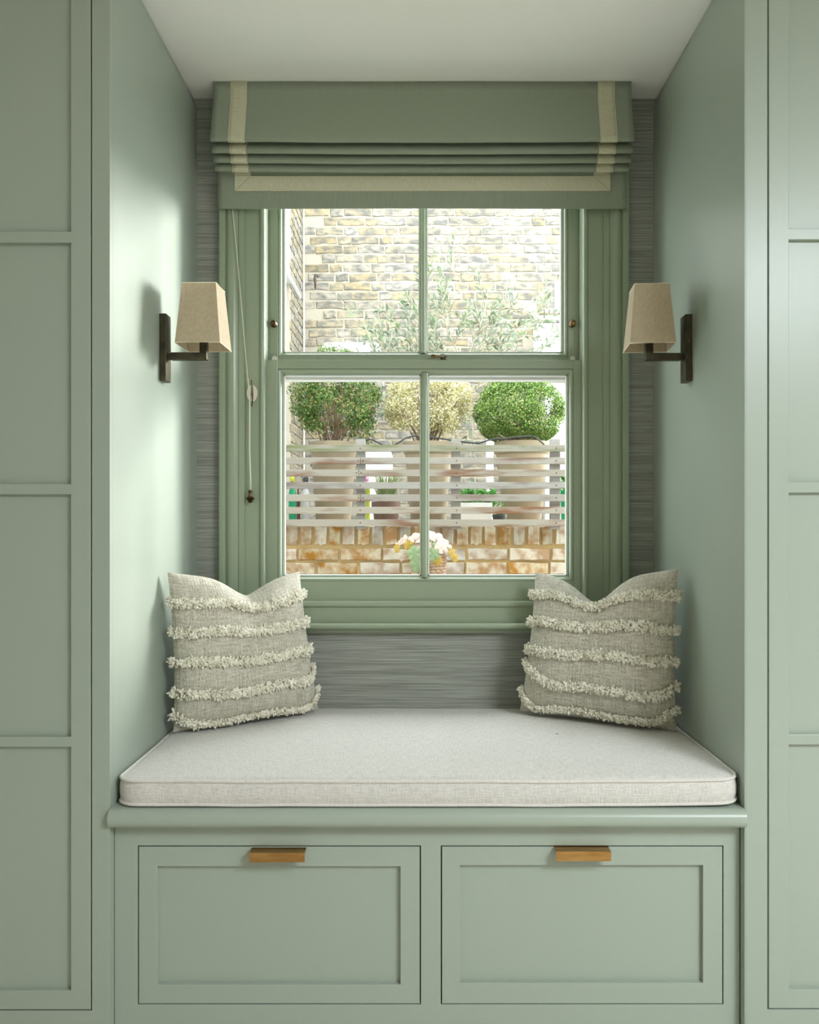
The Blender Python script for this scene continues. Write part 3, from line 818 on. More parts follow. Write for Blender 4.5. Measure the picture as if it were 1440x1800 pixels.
for zz in (zt_ - .0015, zb_ + .0015):
    MB().tube([(tl0 + .002, yr - .001, zz), (tr1 - .002, yr - .001, zz)], .0009, 4).build('ribbon_stitching', M['stitch'], bl)

# pull cord, acorn and cleat
yc = 2.846
cd = empty('blind_cord', P(440, 872, yc)); tag(cd, 'thin cream pull cord ending in a bronze acorn at the left of the window', 'cord')
pts = [P(408, 350, yc), P(409, 372, yc), P(416, 440, yc), P(424, 530, yc), P(430, 600, yc), P(435.5, 665, yc), P(438.5, 700, yc), P(438.6, 730, yc), P(438.3, 790, yc), P(440, 840, yc), P(440.2, 864, yc)]
MB().tube(pts, .0016, 6).build('cord', M['cord'], cd, smooth=True)
MB().tube([p + Vector((.0022, .001, 0)) for p in pts[5:]], .0014, 6).build('cord', M['cord'], cd, smooth=True)
z0 = PZ(884, yc); x0 = PX(440, yc)
b = MB(); b.lathe([(.001, 0), (.006, .001), (.009, .006), (.0105, .011), (.0150, .013), (.0165, .0155), (.0125, .018), (.0075, .023), (.0055, .030), (.0065, .036), (.0085, .040), (.0085, .0425), (.004, .044)], (x0, yc, z0), 24)
b.build('acorn_pull', M['bronze_light'], cd, smooth=True, angle=50)
YCL = 2.8683
cl = empty('cord_cleat', P(443, 691, YCL)); tag(cl, 'bronze cord cleat on a cream oval disc screwed to the left window frame', 'cleat')
c = P(443.5, 691.5, YCL); b = MB(); n = 28
ov = [(c.x + .0185 * math.cos(2 * math.pi * k / n), c.z + .029 * math.sin(2 * math.pi * k / n)) for k in range(n)]
b.prism(ov[::-1], 'y', YCL - .005, YCL); b.build('back_disc', M['cleat_disc'], cl)
b = MB()
b.tube([P(442, 668, 2.838), P(442.3, 675, 2.846), P(443.5, 684, 2.852), P(443.5, 692, 2.853), P(443.8, 700, 2.851), P(443.4, 708, 2.845), P(443, 714.5, 2.837)], [.0018, .0022, .0028, .0034, .0028, .0022, .0018], 8)
b.tube([P(443.5, 688, 2.864), P(443.5, 688, 2.852)], .003, 8); b.tube([P(443.5, 696, 2.864), P(443.5, 696, 2.852)], .003, 8)
b.build('cleat_horn', M['bronze_light'], cl, smooth=True)

# ------------------------------------------------------------------ wall sconces
def sconce(xw, sg, yc, xs, yaw, label):
    """xw wall plane, sg direction into the alcove, xs shade centre"""
    r = empty('wall_sconce', (xw, yc, H + .52)); tag(r, label, 'lamp', 'wall sconces beside the window')
    b = MB(); b.box(xw, xw + sg * .0205, yc - .0245, yc + .0245, H + .4275, H + .628, .0012)
    b.box(xw + sg * .0205, xw + sg * .0295, yc - .0075, yc + .0075, H + .494, H + .512)
    bp = b.build('back_plate', M['bronze'], r)
    s = MB(); s.lathe([(.0035, 0), (.0035, .001), (.002, .0015)], (xw + sg * .010, yc - .0245, H + .549), 12, 'y'); s.build('screw', M['bronze_light'], bp)
    b = MB(); a = xs - sg * .0105; bx = xs + sg * .0115
    za, zb = H + .4925, H + .5145
    b.box(xw + sg * .0295, bx, yc - .011, yc + .011, za, zb, .0012)
    b.box(a, bx, yc - .011, yc + .011, zb - .002, H + .555, .0012)
    b.build('arm', M['bronze'], r)
    b = MB(); b.lathe([(.014, 0), (.014, .045), (.016, .048), (.016, .055)], (xs, yc, H + .555), 20)
    b.lathe([(.012, .055), (.015, .065), (.021, .085), (.021, .100), (.014, .113), (.0001, .118)], (xs, yc, H + .555), 20); b.build('lamp_holder', M['lamp_glass'], r, smooth=True, angle=50)
    # shade: four cloth faces with a little thickness, open at both ends
    hb, ht = .0670, .0505; z0, z1 = H + .5325, H + .7125; th = .0018
    R = Matrix.Rotation(yaw, 3, 'Z')
    def C4(h, z): return [R @ Vector((sx * h, sy * h, 0)) + Vector((xs, yc, z)) for sx, sy in ((-1, -1), (1, -1), (1, 1), (-1, 1))]
    vs = C4(hb, z0) + C4(ht, z1) + C4(hb - th, z0) + C4(ht - th, z1); fs = []
    for k in range(4):
        j = (k + 1) % 4
        fs += [(k, j, 4 + j, 4 + k), (8 + k, 12 + k, 12 + j, 8 + j), (k, 8 + k, 8 + j, j), (4 + k, 4 + j, 12 + j, 12 + k)]
    b = MB(); b.add(vs, fs); sh = b.build('lamp_shade', M['shade'], r)
    for h, z in ((hb, z0), (ht, z1)):
        MB().tube(C4(h, z), .0016, 6, closed=True).build('shade_trim', M['shade_edge'], sh)
    b = MB()
    zc = z0 + .03; hh = hb - .016 * .03 / .18 - .004
    cs = C4(hh * .99, zc)
    for k in (0, 1): b.tube([cs[k], cs[k + 2]], .0012, 6)
    b.build('shade_carrier', M['cleat_disc'], sh)
    return r
sconce(XL, 1, 2.4905, -.647, math.radians(-1.5), 'square tapered linen wall lamp on a bronze arm, on the left alcove side')
sconce(XR, -1, 2.4985, .6995, math.radians(-5.5), 'square tapered linen wall lamp on a bronze arm, on the right alcove side')

# ================================================================== the garden outside
YG, YW = 4.36, 6.70       # low wall, neighbour's wall
ZT = H - .015             # top of the low wall
tag(MB().box(-4, 4, 3.04, YG + .02, -.12, 0).build('courtyard_paving', M['paving']), kind='structure')
tag(MB().box(-4, 4, YG + .20, YW, ZT - .06, ZT - .03).build('terrace_ground', M['paving']), kind='structure')

def brick_mesh(L_, Hh, D_, seed, rough=.006):
    """a worn brick: box with uneven, broken edges"""
    R = random.Random(seed); bm = bmesh.new(); bmesh.ops.create_cube(bm, size=1)
    for v in bm.verts: v.co = Vector((v.co.x * L_, v.co.y * D_, v.co.z * Hh))
    ed = [e_ for e_ in bm.edges if e_.verts[0].co.y < 0 and e_.verts[1].co.y < 0 and abs(e_.verts[0].co.z - e_.verts[1].co.z) < 1e-6]
    bmesh.ops.subdivide_edges(bm, edges=ed, cuts=3)
    for v in bm.verts:
        if v.co.y < 0:
            v.co.x += R.uniform(-rough, rough) * .7; v.co.z += R.uniform(-rough, rough) * .8; v.co.y += R.uniform(-.002, .004)
    fe = [e_ for e_ in bm.edges if all(v.co.y < -D_ * .3 for v in e_.verts) and len(e_.link_faces) == 2 and abs(e_.link_faces[0].normal.dot(e_.link_faces[1].normal)) < .6]
    bmesh.ops.bevel(bm, geom=fe, offset=.004, segments=1, affect='EDGES')
    me = bpy.data.meshes.new('brick'); bm.to_mesh(me); bm.free(); return me

# neighbour's far wall, Flemish bond, each brick in view its own object
far = MB().box(-.955, 2.2, YW + .012, YW + .25, -.2, 4.9).build('neighbour_wall', M['mortar_pale'], base=(0, YW, 0))
tag(far, kind='structure')
st = [brick_mesh(.213, .057, .10, k, .006) for k in range(5)]; hd = [brick_mesh(.101, .057, .10, 50 + k, .006) for k in range(5)]
sold = [brick_mesh(.066, .225, .10, 80 + k, .004) for k in range(2)]
for me in st + hd + sold: me.materials.append(M['brick_pale'])
def put_brick(me, x, y, z, parent, rot=0):
    o = bpy.data.objects.new('brick', me); COL.objects.link(o); o.parent = parent
    o.location = Vector((x, y, z)) - Vector(parent['_base']); o.rotation_euler = (0, 0, rot); return o
rest = MB(); cnt = 0; cand = []
pitch = 16.33 / F * YW
for row in range(-6, 42):
    z = PZ(373 + row * 16.33, YW)
    x = -.935 - (.056 if row % 2 else 0) - random.uniform(0, .02)
    k = row % 2 + random.choice((0, 0, 1))
    while x < 1.75:
        L_ = .213 if k % 2 == 0 else .101
        x_c = x + L_ / 2 + .006
        px = CX + x_c / YW * F; py = 373 + row * 16.33
        if not (px > 938 and 490 < py < 760) and x_c - L_ / 2 > -.955:
            cand.append((x_c, z, k % 2, px, py))
        x += L_ + .012; k += 1
vis = [c for c in cand if 488 < c[3] < 1005 and 360 < c[4] < 645]
vis2 = [c for c in cand if c not in vis and 500 < c[3] < 1000 and 645 <= c[4] < 800]
pick = vis + vis2
pick = set(pick[:290])
for c in cand:
    x, z, k, px, py = c
    me = random.choice(hd if k else st)
    if c in pick: put_brick(me, x, YW + .052 + random.uniform(-.004, .004), z, far)
    else: rest.add([(v.co.x + x, v.co.y + YW + .052, v.co.z + z) for v in me.vertices], [list(p.vertices) for p in me.polygons])
tag(rest.build('brickwork', M['brick_pale'], far), kind='stuff')
for px in (952, 968):
    put_brick(sold[0], PX(px, YW), YW + .052, PZ(520, YW), far)
# brick side return on the left
side = MB().box(-1.25, -.943, 6.05, YW + .2, -.2, 4.9).build('side_return_wall', M['mortar_pale'], base=(-.943, 6.4, 0))
tag(side, kind='structure')
rest = MB()
for row in range(-6, 42):
    z = PZ(375 + row * 16.33, YW); y = 6.06 + (.056 if row % 2 else 0); k = row
    while y < YW - .02:
        L_ = .213 if k % 2 == 0 else .101; L_ = min(L_, YW - y)
        me = random.choice(hd if k % 2 else st)
        if 360 < 375 + row * 16.33 < 660:
            o = put_brick(me, -.943 - .040, y + L_ / 2, z, side, math.pi / 2)
        else: rest.add([(-.943 - .040 - v.co.y - .0, v.co.x + y + L_ / 2, v.co.z + z) for v in me.vertices], [list(p.vertices) for p in me.polygons])
        y += L_ + .012; k += 1
tag(rest.build('brickwork', M['brick_pale'], side), kind='stuff')

# white glazed side extension with its zinc canopy
ext = empty('garden_door_bay', (-1.1, 5.2, H)); tag(ext, 'white painted side bay with door frame and pale sloping canopy left of the brick wall', 'bay')
b = MB(); b.box(-1.45, -1.02, 3.9, 6.05, ZT - .06, H + 1.74); b.build('bay_wall', M['white_render'], ext)
fr = MB()
for y0, y1 in ((4.1, 4.18), (4.95, 5.03), (5.80, 6.04)): fr.box(-1.02, -.985, y0, y1, ZT - .06, H + 1.72, .003)
fr.box(-1.02, -.985, 4.18, 5.80, H + 1.55, H + 1.72, .003); fr.box(-1.02, -.985, 4.18, 5.80, ZT - .06, ZT + .10, .003)
for z in (H + .35, H + .95): fr.box(-1.02, -.99, 4.18, 5.80, z, z + .035, .003)
fr.build('door_frame', M['white_render'], ext)
b = MB(); b.box(-1.022, -1.012, 4.18, 5.80, ZT + .10, H + 1.55); b.build('door_glass', M['dark_pane'], ext)
b = MB(); b.prism([(-1.45, H + 1.80), (-1.02, H + 1.765), (-.925, H + 1.755), (-.915, H + 1.762), (-.915, H + 1.785), (-1.45, H + 2.35)], 'y', 3.9, 6.46)
b.build('canopy', M['zinc'], ext)
# thin white cable running down the corner
b = MB(); xc = PX(534.5, 6.66); b.tube([(xc, 6.655, H + .1), (xc + .002, 6.655, H + 1.2), (xc - .001, 6.655, H + 2.4), (xc + .001, 6.655, H + 3.2)], .007, 6)
tag(b.build('wall_cable', M['white_paint'], base=(xc, 6.655, H + .1)), 'thin white cable running down the corner of the brick walls', 'cable')
# iron hook
b = MB(); b.tube([P(560, 486, 6.64), P(554.5, 484, 6.60), P(553.5, 490, 6.60), P(554.5, 500, 6.61), P(554.5, 508, 6.63)], [.008, .012, .012, .010, .006], 6)
hk = b.build('wall_hook', M['rust'], base=tuple(P(554, 495, 6.62))); tag(hk, 'rusty iron hook fixed high on the pale brick wall', 'hook')

# white wall box behind the left shrub
b = MB(); n = 8; r = .06
x0, x1, z0, z1 = PX(566.5, 6.4), PX(672, 6.4), PZ(668, 6.4), PZ(602, 6.4)
out = [(x0, z0), (x1, z0)] + [(x1 - r + r * math.cos(a), z1 - r + r * math.sin(a)) for a in np.linspace(0, math.pi / 2, n)] + [(x0 + r * .6 + r * .6 * math.cos(a), z1 - r * .6 + r * .6 * math.sin(a)) for a in np.linspace(math.pi / 2, math.pi, n)]
b.prism(out[::-1], 'y', 6.40, 6.71)
tag(b.build('wall_box', M['white_render'], base=(x0, 6.7, z0)), 'white rounded box on the brick wall just above the left shrub', 'box')
# neighbour's window at the right, with stone sill and the white block below it
nw = empty('neighbour_window', P(985, 530, YW)); tag(nw, 'white neighbour window over a grey stone sill at the right edge of the view', 'window')
b = MB(); b.box(PX(975, YW), PX(1075, YW), YW - .01, YW + .05, PZ(547, YW), PZ(494, YW), .004); b.build('window_frame', M['white_render'], nw)
b = MB(); b.box(PX(985, YW), PX(1065, YW), YW - .014, YW - .008, PZ(541, YW), PZ(500, YW)); b.build('pane', M['white_render'], nw)
b = MB(); b.box(PX(946, 6.6), PX(1085, 6.6), 6.56, 6.72, PZ(562, 6.56), PZ(554, 6.56), .004); b.build('stone_sill', M['grey_sill'], nw)
b = MB()
for k in range(5): b.box(PX(948 + k * 9, YW), PX(955 + k * 9, YW), YW - .03, YW + .03, PZ(552.5, YW), PZ(544, YW), .004)
b.build('soldier_bricks', M['brick_red'], nw)
b = MB(); b.box(PX(944, 6.5), PX(1090, 6.5), 6.5, 6.72, PZ(668, 6.5), PZ(568, 6.5), .006)
wbx = b.build('utility_cupboard', M['white_render'], base=tuple(P(990, 668, 6.6))); tag(wbx, 'plain white cupboard under the stone sill at the right edge', 'cupboard')
b = MB(); b.box(PX(960, 6.3), PX(1090, 6.3), 6.34, 6.46, ZT - .03, PZ(672, 6.3), .004)
tag(b.build('garden_screen', M['zinc'], base=tuple(P(990, 900, 6.4))), 'pale grey screen standing behind the dense green shrub at right', 'screen')

# low garden wall in front
lw = MB().box(-1.9, 1.9, YG + .014, YG + .215, 0, ZT - .004).build('garden_wall', M['mortar_tan'], base=(0, YG, 0))
tag(lw, kind='structure')
ls = [brick_mesh(.208, .060, .10, 200 + k, .005) for k in range(5)]; lh = [brick_mesh(.100, .060, .10, 250 + k, .005) for k in range(3)]; lu = [brick_mesh(.0585, .096, .10, 300 + k, .005) for k in range(5)]
for me in ls + lh + lu: me.materials.append(M['brick_red'])
x = PX(489.5, YG) - .075 * 12
while x < 1.75:
    put_brick(random.choice(lu), x + random.uniform(-.003, .003), YG + .050 + random.uniform(-.004, .004), ZT - .0505, lw); x += .0749
for row, (py, off) in enumerate(((974.5, 0.033), (999.5, .133), (1024.5, .05), (1049, .15), (1074, .03))):
    z = PZ(py, YG); x = -1.78 + off
    while x < 1.75:
        if row == 1 and abs(x + .105 - PX(720, YG)) < .09:
            put_brick(lh[0], x + .05, YG + .05, z, lw); x += .115; continue
        put_brick(random.choice(ls), x + .104, YG + .050 + random.uniform(-.004, .004), z, lw); x += .2235
# stone ledge in front of the wall for the basket
b = MB(); b.box(-1.2, 1.2, 3.86, YG, 0, PZ(1032, 4.05), .01)
tag(b.build('garden_ledge', M['paving'], base=(0, 4.1, 0)), kind='structure')

# slatted fence
YSL = 4.30
fe = empty('slatted_fence', (0.15, YSL + .02, ZT)); tag(fe, 'weathered cedar slat fence standing on the low brick wall', 'fence')
rows_y = [(782, 793.7), (804, 815.7), (825.4, 837.4), (847.3, 859.2), (869, 881.2), (891, 903), (913, 925.3)]
joints = {1: 633.8, 2: 630.5, 4: 634.0}
for k, (a, c) in enumerate(rows_y):
    z1, z0 = PZ(a, YSL), PZ(c, YSL); tilt = (-1.0) / F * YSL
    spans = [(-.965, PX(joints[k], YSL) - .001), (PX(joints[k], YSL) + .001, 1.75)] if k in joints else [(-.965, 1.75)]
    for x0, x1 in spans:
        b = MB(); b.box(x0, x1, YSL, YSL + .018, z0, z1, .0015)
        # weathered slats bow very slightly
        sl = b.build('slat', M['cedar_mossy' if k == 0 else 'cedar'], fe)
        for pp in (633.5, 803, 978):
            xs_ = [PX(pp, YSL)]
            if k in joints and pp == 633.5: xs_ = [PX(joints[k] - 3.5, YSL), PX(joints[k] + 4.5, YSL)]
            for xx in xs_:
                if x0 < xx < x1: MB().lathe([(.0038, 0), (.0036, .0012), (.0001, .0014)], (xx, YSL, (z0 + z1) / 2), 8, 'y').build('screw', M['rust'], sl)
for a, c in ((626.5, 642), (793.5, 810), (968, 985)):
    x0, x1 = PX(a, YSL + .02), PX(c, YSL + .02)
    MB().box(x0, x1, YSL + .0185, YSL + .0585, PZ(930, YSL), PZ(771, YSL), .002).build('post', M['cedar'], fe)

# ------------------------------------------------------------------ potted box balls
def potted_box(label, px0, px1, pyrim, bx0, bx1, Y, ball, m, nleaf, seed, leaf, shape):
    R = np.random.default_rng(seed); rr = random.Random(seed)
    cx = PX((px0 + px1) / 2, Y); rt = (PX(px1, Y) - PX(px0, Y)) / 2; rb = (PX(bx1, Y) - PX(bx0, Y)) / 2 * .93
    zr = PZ(pyrim, Y - rt); z0 = ZT - .03
    root = empty('potted_boxwood', (cx, Y, z0)); tag(root, label, 'shrub', 'potted box balls behind the fence')
    h = zr - z0
    b = MB(); b.lathe([(rb * .9, 0), (rb, .01), (rb + (rt - rb) * .8, h * .86), (rt * .975, h * .87), (rt, h * .89), (rt, h * .985), (rt * .985, h), (rt * .90, h), (rt * .88, h * .9)], (cx, Y, z0), 48)
    pot = b.build('pot', M['terracotta'], root, smooth=True, angle=40)
    b = MB(); b.lathe([(rt * .87, h * .88), (rt * .5, h * .91), (.001, h * .92)], (cx, Y, z0), 24); b.build('soil', M['soil'], pot)
    bc = P(ball[0], ball[1], Y); rx, rz = ball[2] / F * Y, ball[3] / F * Y; ry = rx * .92
    # clumps on a shell
    nc = 130 if shape != 'dense' else 200
    d = R.normal(size=(nc, 3)); d /= np.linalg.norm(d, axis=1, keepdims=True)
    if shape == 'open':
        keep = []
        for q in d:
            hole = (-.92 < q[2] < -.30 and abs(q[0] + .05) < .27 and q[1] < .3) or q[2] < -.95
            keep.append(not hole)
        d = d[np.array(keep)]
    elif shape == 'mid': d = d[(d[:, 2] > -.80)]
    else: d = d[d[:, 2] > -.80]
    rad = R.uniform(.74 if shape != 'dense' else .84, .99, size=len(d))
    cc = d * rad[:, None] * np.array([rx, ry, rz]) + np.array(bc)
    if shape == 'open':
        ex = np.array([P(528, 726, Y - .05), P(522, 716, Y - .08), P(540, 742, Y - .1), P(640, 722, Y - .16), P(632, 735, Y - .17), P(650, 750, Y - .12), P(560, 752, Y - .14), P(548, 745, Y - .12), P(656, 700, Y - .12), P(645, 765, Y - .05), P(598, 624, Y), P(612, 629, Y), P(582, 628, Y), P(590, 622, Y - .05), P(605, 622, Y - .05)])
        cc = np.vstack([cc, ex]); d = np.vstack([d, (ex - np.array(bc)) / np.linalg.norm(ex - np.array(bc), axis=1, keepdims=True)])
    if shape == 'dense':
        a = R.uniform(0, 2 * math.pi, 40); q = np.stack([np.cos(a) * rx * .82, np.sin(a) * ry * .82, -rz * R.uniform(.5, .88, 40)], 1)
        cc = np.vstack([cc, q + np.array(bc)]); d = np.vstack([d, q / np.linalg.norm(q, axis=1, keepdims=True)])
    per = nleaf // len(cc)
    idx = np.repeat(np.arange(len(cc)), per)
    off = R.normal(size=(len(idx), 3)); off /= np.linalg.norm(off, axis=1, keepdims=True)
    off *= (R.uniform(0, 1, size=(len(idx), 1)) ** .45) * rx * (.21 if shape != 'dense' else .19)
    pos = cc[idx] + off
    e_ = (pos - np.array(bc)) / np.array([rx, ry, rz]); nl = np.linalg.norm(e_, axis=1, keepdims=True)
    lim = 1.10 if shape != 'dense' else 1.05
    core = nl[:, 0] > lim
    if shape != 'open': pos[core] = np.array(bc) + (e_ / nl * lim)[core] * np.array([rx, ry, rz])
    nor = d[idx] * .6 + R.normal(size=pos.shape) * .7 + np.array([0, -.2, .35])
    leaves('foliage', m, root, pos, nor, R.uniform(leaf * .7, leaf * 1.25, len(pos)), .62, .15)
    # stems
    sm = MB(); base = Vector((cx, Y, z0 + h * .9))
    order = list(range(len(cc))); rr.shuffle(order)
    for i in order[:(30 if shape == 'open' else 36)]:
        tip = Vector(cc[i]); tip = tip.lerp(Vector(bc), .12)
        s0 = base + Vector((rr.uniform(-1, 1) * rt * .35, rr.uniform(-1, 1) * rt * .35, 0))
        mid = s0.lerp(tip, .5) + Vector((rr.uniform(-.02, .02), rr.uniform(-.02, .02), .01))
        mid.x = s0.x + (tip.x - s0.x) * .48; 
        w = rr.uniform(.0025, .005)
        sm.tube([s0, s0.lerp(mid, .5) + Vector((rr.uniform(-.01, .01), 0, 0)), mid, mid.lerp(tip, .6), tip], [w * 1.3, w * 1.1, w, w * .7, w * .3], 5)
    if shape == 'open': sm.tube([P(553, 772, Y), P(535, 754, Y - .05), P(522, 748, Y - .06), P(515, 738, Y - .06)], .0022, 5)
    tag(sm.build('stems', M['stem'], root), kind='stuff')
    return root
potted_box('browning potted box shrub with gaps and bare stems, leftmost behind the fence', 545.5, 627, 774, 560, 624, 4.72, (590, 692, 75, 82), M['box_dark'], 17000, 5, .014, 'open')
potted_box('pale cream variegated potted box ball in the middle behind the fence', 710, 796, 774, 722, 786, 4.72, (752, 708, 73, 66), M['box_cream'], 17000, 6, .014, 'mid')
potted_box('dense bright green potted box dome at the right behind the fence', 869, 967, 773, 891, 959, 4.75, (913, 724, 78, 59), M['box_green'], 26000, 8, .013, 'dense')

# black irrigation hose over the pots
b = MB(); hp = [(640, 779, 4.42), (646, 772.5, 4.42), (655, 773, 4.42), (665, 778, 4.42), (674, 782.5, 4.42), (692, 783, 4.42), (700, 778.5, 4.42), (713, 770, 4.43), (726, 766, 4.45), (745, 767, 4.48), (770, 770, 4.48), (795, 774, 4.45), (811, 776, 4.42),
       (825, 778, 4.42), (842, 779, 4.42), (858, 774, 4.43), (872, 771, 4.44), (888, 771, 4.45), (905, 768.5, 4.46), (925, 767.5, 4.46), (938, 767, 4.46), (946, 772, 4.44), (955, 780, 4.42), (962, 788, 4.42)]
b.tube([P(*q) for q in hp], .0045, 7); tag(b.build('irrigation_hose', M['hose'], base=tuple(P(*hp[0])), smooth=True), 'thin black irrigation hose draped along the top of the fence and pots', 'hose')

# ------------------------------------------------------------------ olive tree
YO = 5.7
ot = empty('olive_tree', (PX(775, YO), YO, ZT - .03)); tag(ot, 'slender olive tree with silvery leaves in front of the pale brick wall', 'tree')
R = random.Random(21); tw = MB(); lp = []; ln = []; lu_ = []
trunk = [P(772, 918, YO), P(776, 840, YO), P(770, 770, YO), P(778, 720, YO), P(800, 680, YO)]
MB().tube(trunk, [.028, .026, .022, .018, .014], 10).build('trunk', M['olive_bark'], ot, smooth=True)
main = [[(772, 770), (745, 720), (715, 680), (690, 640), (668, 600), (650, 575)], [(778, 720), (765, 670), (757, 620), (735, 560), (712, 520)], [(800, 680), (792, 640), (775, 600), (757, 560), (752, 500)],
        [(800, 680), (820, 630), (838, 590), (852, 552), (858, 510)], [(800, 680), (815, 640), (845, 608), (880, 606), (920, 625)], [(800, 680), (835, 640), (862, 610), (850, 570), (815, 560), (780, 545)],
        [(800, 680), (850, 650), (905, 600), (935, 565), (950, 540)], [(778, 720), (820, 690), (880, 660), (940, 625), (985, 590)], [(838, 590), (870, 560), (905, 545), (935, 553)],
        [(815, 640), (790, 590), (775, 540), (790, 490)], [(690, 640), (660, 625), (640, 570)], [(850, 650), (880, 690), (850, 720), (830, 740)], [(745, 720), (700, 740), (680, 710), (668, 690)],
        [(905, 600), (925, 590), (960, 600), (975, 575)], [(745, 720), (720, 660), (735, 610), (730, 575)], [(765, 670), (740, 640), (722, 600), (690, 560)]]
brs = []
for q, br in enumerate(main):
    dy = R.uniform(-.25, .2); pts = []
    for i, (a, c) in enumerate(br): pts.append(P(a, c, YO + dy * i / (len(br) - 1)))
    fine = []
    for a, c in zip(pts[:-1], pts[1:]):
        for t in (0, .33, .66): fine.append(a.lerp(c, t) + Vector((R.uniform(-1, 1), R.uniform(-1, 1), R.uniform(-1, 1))) * .006)
    fine.append(pts[-1]); n = len(fine)
    tw.tube(fine, [.007 * (1 - .75 * i / n) for i in range(n)], 5); brs.append(fine)
allb = list(brs)
for fine in brs:
    for _ in range(8):
        i = R.randrange(len(fine) // 4, len(fine)); s0 = fine[i]
        d = (fine[-1] - fine[0]).normalized() + Vector((R.uniform(-1, 1), R.uniform(-.8, .8), R.uniform(-.4, 1))); d.normalize()
        L_ = R.uniform(.12, .30); e1 = s0 + d * L_ * .5 + Vector((0, 0, R.uniform(-.01, .02))); e2 = s0 + d * L_ + Vector((0, 0, R.uniform(-.03, .03)))
        tw.tube([s0, e1, e2], [.003, .002, .0012], 4); allb.append([s0, s0.lerp(e1, .5), e1, e1.lerp(e2, .5), e2])
for fine in allb:
    n = len(fine)
    for i in range(max(0, n // 4), n - 1):
        a, c = fine[i], fine[i + 1]; seg = (c - a); k = max(2, int(seg.length / .017))
        for j in range(k):
            if R.random() < .12: continue
            p = a.lerp(c, (j + R.random()) / k); t = seg.normalized()
            for _ in range(2):
                o_ = Vector((R.uniform(-1, 1), R.uniform(-1, 1), R.uniform(-1, 1))); o_ = (o_ - t * o_.dot(t)).normalized()
                dirn = (t * R.uniform(.5, 1.1) + o_ * R.uniform(.5, .9)).normalized(); Ll = R.uniform(.035, .065)
                lp.append(p + dirn * Ll * .5); ln.append(dirn.cross(o_).normalized() + o_ * .3); lu_.append((dirn, Ll))
pos = np.array(lp); nor = np.array(ln); dirs = np.array([q[0] for q in lu_]); L_ = np.array([q[1] for q in lu_])
# orient: leaves() lays the blade along cross(cross(n,r),n) = component of r perpendicular to n
nor = nor - dirs * (nor * dirs).sum(1, keepdims=True)
leaves('foliage', M['olive_leaf'], ot, pos, nor, L_, .27, .03, up=dirs)
tag(tw.build('branches', M['olive_bark'], ot, smooth=True), kind='stuff')

# ------------------------------------------------------------------ things between the slats
ZG = ZT - .03
def bottle(label, pxc, pw, ytop, Y, m, cap, cat='bottle', name='glass_bottle'):
    c = PX(pxc, Y); r = pw / 2 / F * Y; h = PZ(ytop, Y) - ZG
    o = empty(name, (c, Y, ZG)); tag(o, label, cat)
    b = MB(); b.lathe([(r * .95, 0), (r, .006), (r, h * .62), (r * .9, h * .70), (r * .45, h * .80), (r * .40, h * .90)], (c, Y, ZG), 20); b.build('bottle_body', m, o, smooth=True, angle=50)
    b = MB(); b.lathe([(r * .5, h * .89), (r * .62, h * .90), (r * .62, h * .985), (r * .4, h)], (c, Y, ZG), 16); b.build('cap', cap, o, smooth=True, angle=50)
    return o
bottle('green bottle with yellow top behind the left end of the fence', 514, 13.5, 836, 4.62, M['green_glass'], M['yellow_plastic'])
bottle('short dark brown bottle beside the green one behind the fence', 524.5, 8, 848, 4.75, M['brown_glass'], M['dark_plastic'])
bottle('grey plastic bottle with black cap behind the left slats', 537.5, 16, 838, 4.62, M['grey_plastic'], M['dark_plastic'], name='plastic_bottle')
# yellow-green post and pink flower
b = MB(); b.box(PX(642, 4.9), PX(650.5, 4.9), 4.9, 4.93, ZG, PZ(850, 4.9), .004)
tag(b.build('garden_marker', M['yellow_plastic'], base=(PX(646, 4.9), 4.9, ZG)), 'yellow-green plastic stake beside the brown planter', 'stake')
fl = empty('pink_flower', (PX(645, 4.8), 4.8, ZG)); tag(fl, 'single pink flower peeping between the slats by the left fence post', 'flower')
b = MB(); b.tube([(PX(645, 4.8), 4.8, ZG), P(646, 880, 4.8), P(644.5, 845, 4.8)], .002, 5); b.build('stalk', M['herb'], fl)
pp = np.array(P(645, 843, 4.8)) + rng.normal(size=(40, 3)) * .008
leaves('petals', M['pink'], fl, pp, rng.normal(size=(40, 3)), .016, .7, .1)

def planter(label, x0, x1, ytop, Y, m, taper, name='planter', square=False, depth=.12):
    c = PX((x0 + x1) / 2, Y); w = (x1 - x0) / 2 / F * Y; h = PZ(ytop, Y) - ZG
    o = empty(name, (c, Y, ZG)); tag(o, label, 'planter')
    b = MB()
    if square:
        d = depth / 2; lv = [(taper, 0), (1, h)]; vs = []
        for s_, z in [(taper, 0), (1, h), (.93, h), (.93, h - .02)]:
            for sx, sy in ((-1, -1), (1, -1), (1, 1), (-1, 1)): vs.append((c + sx * w * s_, Y + sy * d * s_, ZG + z))
        fs = [(3, 2, 1, 0), (12, 13, 14, 15)]
        for l in range(3):
            for k in range(4): fs.append((l * 4 + k, l * 4 + (k + 1) % 4, (l + 1) * 4 + (k + 1) % 4, (l + 1) * 4 + k))
        b.add(vs, fs)
    else: b.lathe([(w * taper * .95, 0), (w * taper, .004), (w * .93, h * .8), (w, h * .82), (w, h), (w * .9, h), (w * .88, h * .9)], (c, Y, ZG), 28)
    b.build('pot', m, o, smooth=not square, angle=40)
    return o, Vector((c, Y, ZG + h)), w
o, top, w = planter('brown tapered planter of thin grasses behind the middle slats', 653, 704, 882, 4.50, M['brown_pot'], .72, name='grass_planter')
n = 260; gb = MB(); R = random.Random(4)
